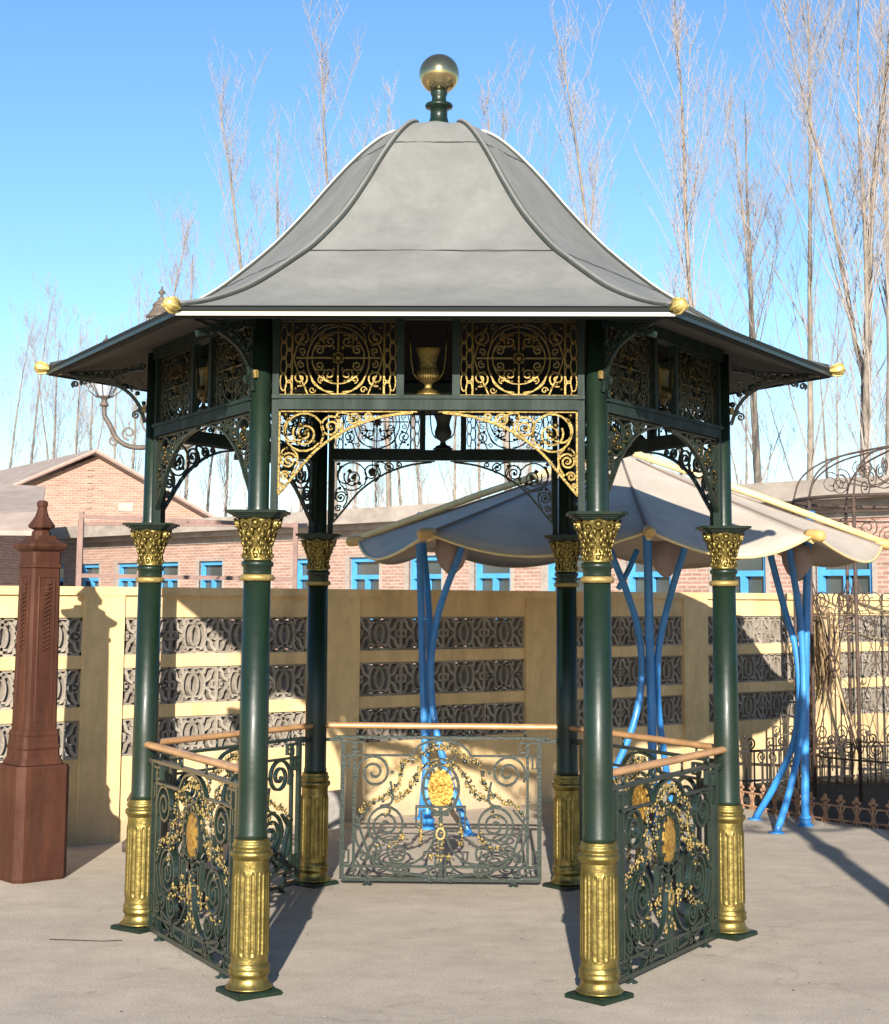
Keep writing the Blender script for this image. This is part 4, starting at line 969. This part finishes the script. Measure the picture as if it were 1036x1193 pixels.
# ================================================================ TREES (bare poplars)
def make_tree(seed, H=20., forks=1, spread=.30, nb=46):
    rt = random.Random(seed); tr = MB(); cr = MB()
    def limb(mb, p, d, L, r, seg, wob, sides, up=.0, tap=.88):
        pts = [Vector(p)]; d = Vector(d).normalized(); 
        for i in range(seg):
            d = (d + Vector((rt.gauss(0, wob), rt.gauss(0, wob), rt.gauss(0, wob * .5) + up))).normalized(); pts.append(pts[-1] + d * L / seg)
        rr = [max(.005, r * (1 - tap * i / seg)) for i in range(seg + 1)]
        mb.tube(pts, rr, sides, caps=False); return pts, rr
    stems = []
    if forks == 1: stems.append(limb(tr, (0, 0, 0), (rt.gauss(0, .02), rt.gauss(0, .02), 1), H, H * .0066, 14, .022, 8))
    else:
        base, rr = limb(tr, (0, 0, 0), (rt.gauss(0, .02), 0, 1), H * .42, H * .0088, 8, .02, 8, tap=.35)
        stems.append((base, rr)); top = base[-1]
        for q in range(forks):
            a = q * 2 * pi / forks + rt.uniform(-.4, .4)
            ii = (-1, -2, -3)[q % 3]; st = base[ii]; m0 = cos(a) * (.03 if q == 0 else .20); m1 = sin(a) * (.03 if q == 0 else .20)
            stems.append(limb(tr, st, (m0, m1, 1), H * rt.uniform(.52, .60), rr[ii] * (.92 if q == 0 else .62), 10, .03, 8, .02))
    for si, (pts, rr) in enumerate(stems):
        n = nb if forks == 1 else (nb // 2 if si else nb // 6)
        for b_ in range(n):
            t = (rt.uniform(.18, .97) if si == 0 else rt.uniform(.08, .97)); i = min(int(t * (len(pts) - 1)), len(pts) - 2); p = pts[i].lerp(pts[i + 1], t * (len(pts) - 1) - i)
            a = rt.uniform(0, 2 * pi); sl = rt.uniform(spread * .7, spread * 1.6)
            L = H * (.30 * (1 - t) + .10) * rt.uniform(.6, 1.3) * (1 if si == 0 else .75)
            P1, r1 = limb(cr, p, (cos(a) * sl, sin(a) * sl, 1), L, max(.011, rr[i] * .28), 6, .05, 4, .05)
            for c2 in range(rt.randint(4, 7)):
                u = rt.uniform(.15, .98); i2 = min(int(u * 6), 5); p2 = P1[i2].lerp(P1[i2 + 1], u * 6 - i2); a2 = rt.uniform(0, 2 * pi)
                P2_, r2 = limb(cr, p2, Vector((cos(a2) * .5, sin(a2) * .5, 1)), L * rt.uniform(.22, .5), max(.007, r1[i2] * .38), 4, .07, 3, .05)
                for c3 in range(rt.randint(3, 5)):
                    i3 = rt.randint(1, 3); a3 = rt.uniform(0, 2 * pi)
                    limb(cr, P2_[i3], (cos(a3) * .5, sin(a3) * .5, 1), L * rt.uniform(.10, .26), .0055, 2, .08, 3, .05)
    root = empty('bare_poplar', (0, 0, 0))
    tr.build('trunk', bark, root); cr.build('branches', twig, root)
    return root
protos = [make_tree(11, 20, 1, .24, 26), make_tree(12, 20, 1, .32, 24), make_tree(13, 20, 3, .30, 34), make_tree(14, 20, 2, .34, 30), make_tree(15, 20, 1, .20, 30)]
# (pixel column of the trunk in the photograph -> bearing, top, distance, prototype, label)
TL = [
    (1003, -150, 34, 2, 'tall thick pale poplar with forked trunk near the right edge, largest of the trees'),
    (1040, -60, 40, 3, 'bare poplar leaning into the picture at the far right edge behind the largest tree'),
    (935, -20, 46, 1, 'slender bare poplar just left of the largest forked tree'),
    (882, 60, 52, 3, 'twin stemmed bare poplar over the right eave ornament of the gazebo'),
    (818, -60, 44, 4, 'tall straight bare poplar rising past the top of the picture right of the roof'),
    (697, 40, 58, 1, 'bare poplar behind the upper right slope of the gazebo roof'),
    (590, 60, 66, 3, 'faint bare poplar directly right of the brass finial'),
    (660, 150, 74, 4, 'faint slim poplar between the finial and the right slope'),
    (392, 50, 66, 4, 'bare poplar behind the upper left slope of the gazebo roof'),
    (455, 110, 76, 0, 'faint slim poplar just left of the brass finial'),
    (291, 100, 62, 1, 'tall bare poplar standing alone left of the roof'),
    (322, 140, 70, 0, 'second bare poplar close right of the tall lone one left of the roof'),
    (176, 255, 58, 1, 'short bare poplar behind the upper lantern of the street lamp'),
    (215, 300, 80, 4, 'small distant poplar above the left eave of the gazebo'),
]
GRP = 'row of bare poplars behind the buildings'
used = set()
def put(u, top, Y, pi_, label, group=None):
    p = protos[pi_]
    if pi_ in used: o = inst(p)
    else: o = p; used.add(pi_)
    Ht = 1.688 + (696 - top) / 1843.5 * Y; s = Ht / 20.
    wd = s * (1.0 if s > .8 else 1.1)
    o.location = (pixx(u, Y), Y, 0); o.rotation_euler = (0, 0, R_.uniform(0, 6.28)); o.scale = (wd, wd, s)
    o['label'] = label; o['category'] = 'tree'; o['group'] = group or GRP
for t in TL: put(*t)
ORD = ['leftmost', 'second from the left', 'third from the left', 'fourth from the left', 'fifth from the left', 'sixth from the left', 'seventh from the left', 'eighth from the left', 'ninth from the left', 'tenth from the left', 'eleventh from the left', 'twelfth from the left', 'fifth from the right', 'fourth from the right', 'third from the right', 'second from the right', 'rightmost']
for i, u in enumerate((-20, 12, 38, 60, 84, 104, 128, 150, 196, 240, 262)):
    put(u, R_.uniform(330, 400), R_.uniform(70, 95), R_.choice((0, 1, 3, 4)), 'pale distant poplar, ' + ORD[i] + ' in the far left grove', 'distant poplars in the grove at the far left')
for i, u in enumerate((345, 410, 440, 470, 497, 530, 560, 612, 640, 725, 752, 795, 868, 960, 982, 1025)):
    put(u, R_.uniform(300, 420), R_.uniform(62, 100), R_.choice((0, 1, 3, 4, 4)), 'low poplar behind the gazebo, ' + (ORD[i] if i < 12 else ORD[i + 1]) + ' of the far row', 'distant poplars behind the gazebo')
# low tangled scrub behind the buildings
sr = MB(); rs_ = random.Random(9)
for i in range(900):
    Y = rs_.uniform(56, 72); x = pixx(rs_.uniform(-60, 1100), Y); z = 0; d = Vector((rs_.gauss(0, .35), 0, 1)); pts = []
    L = rs_.uniform(3.5, 7)
    for j in range(6): pts.append((x, Y, z)); x += d.x * L / 5; z += L / 5; d.x += rs_.gauss(0, .16)
    sr.tube(pts, [.03, .025, .02, .016, .012, .007], 3, caps=False)
so_ = sr.build('scrub', twig, kind='stuff'); so_['label'] = 'tangle of bare scrub along the foot of the trees'; so_['category'] = 'scrub'
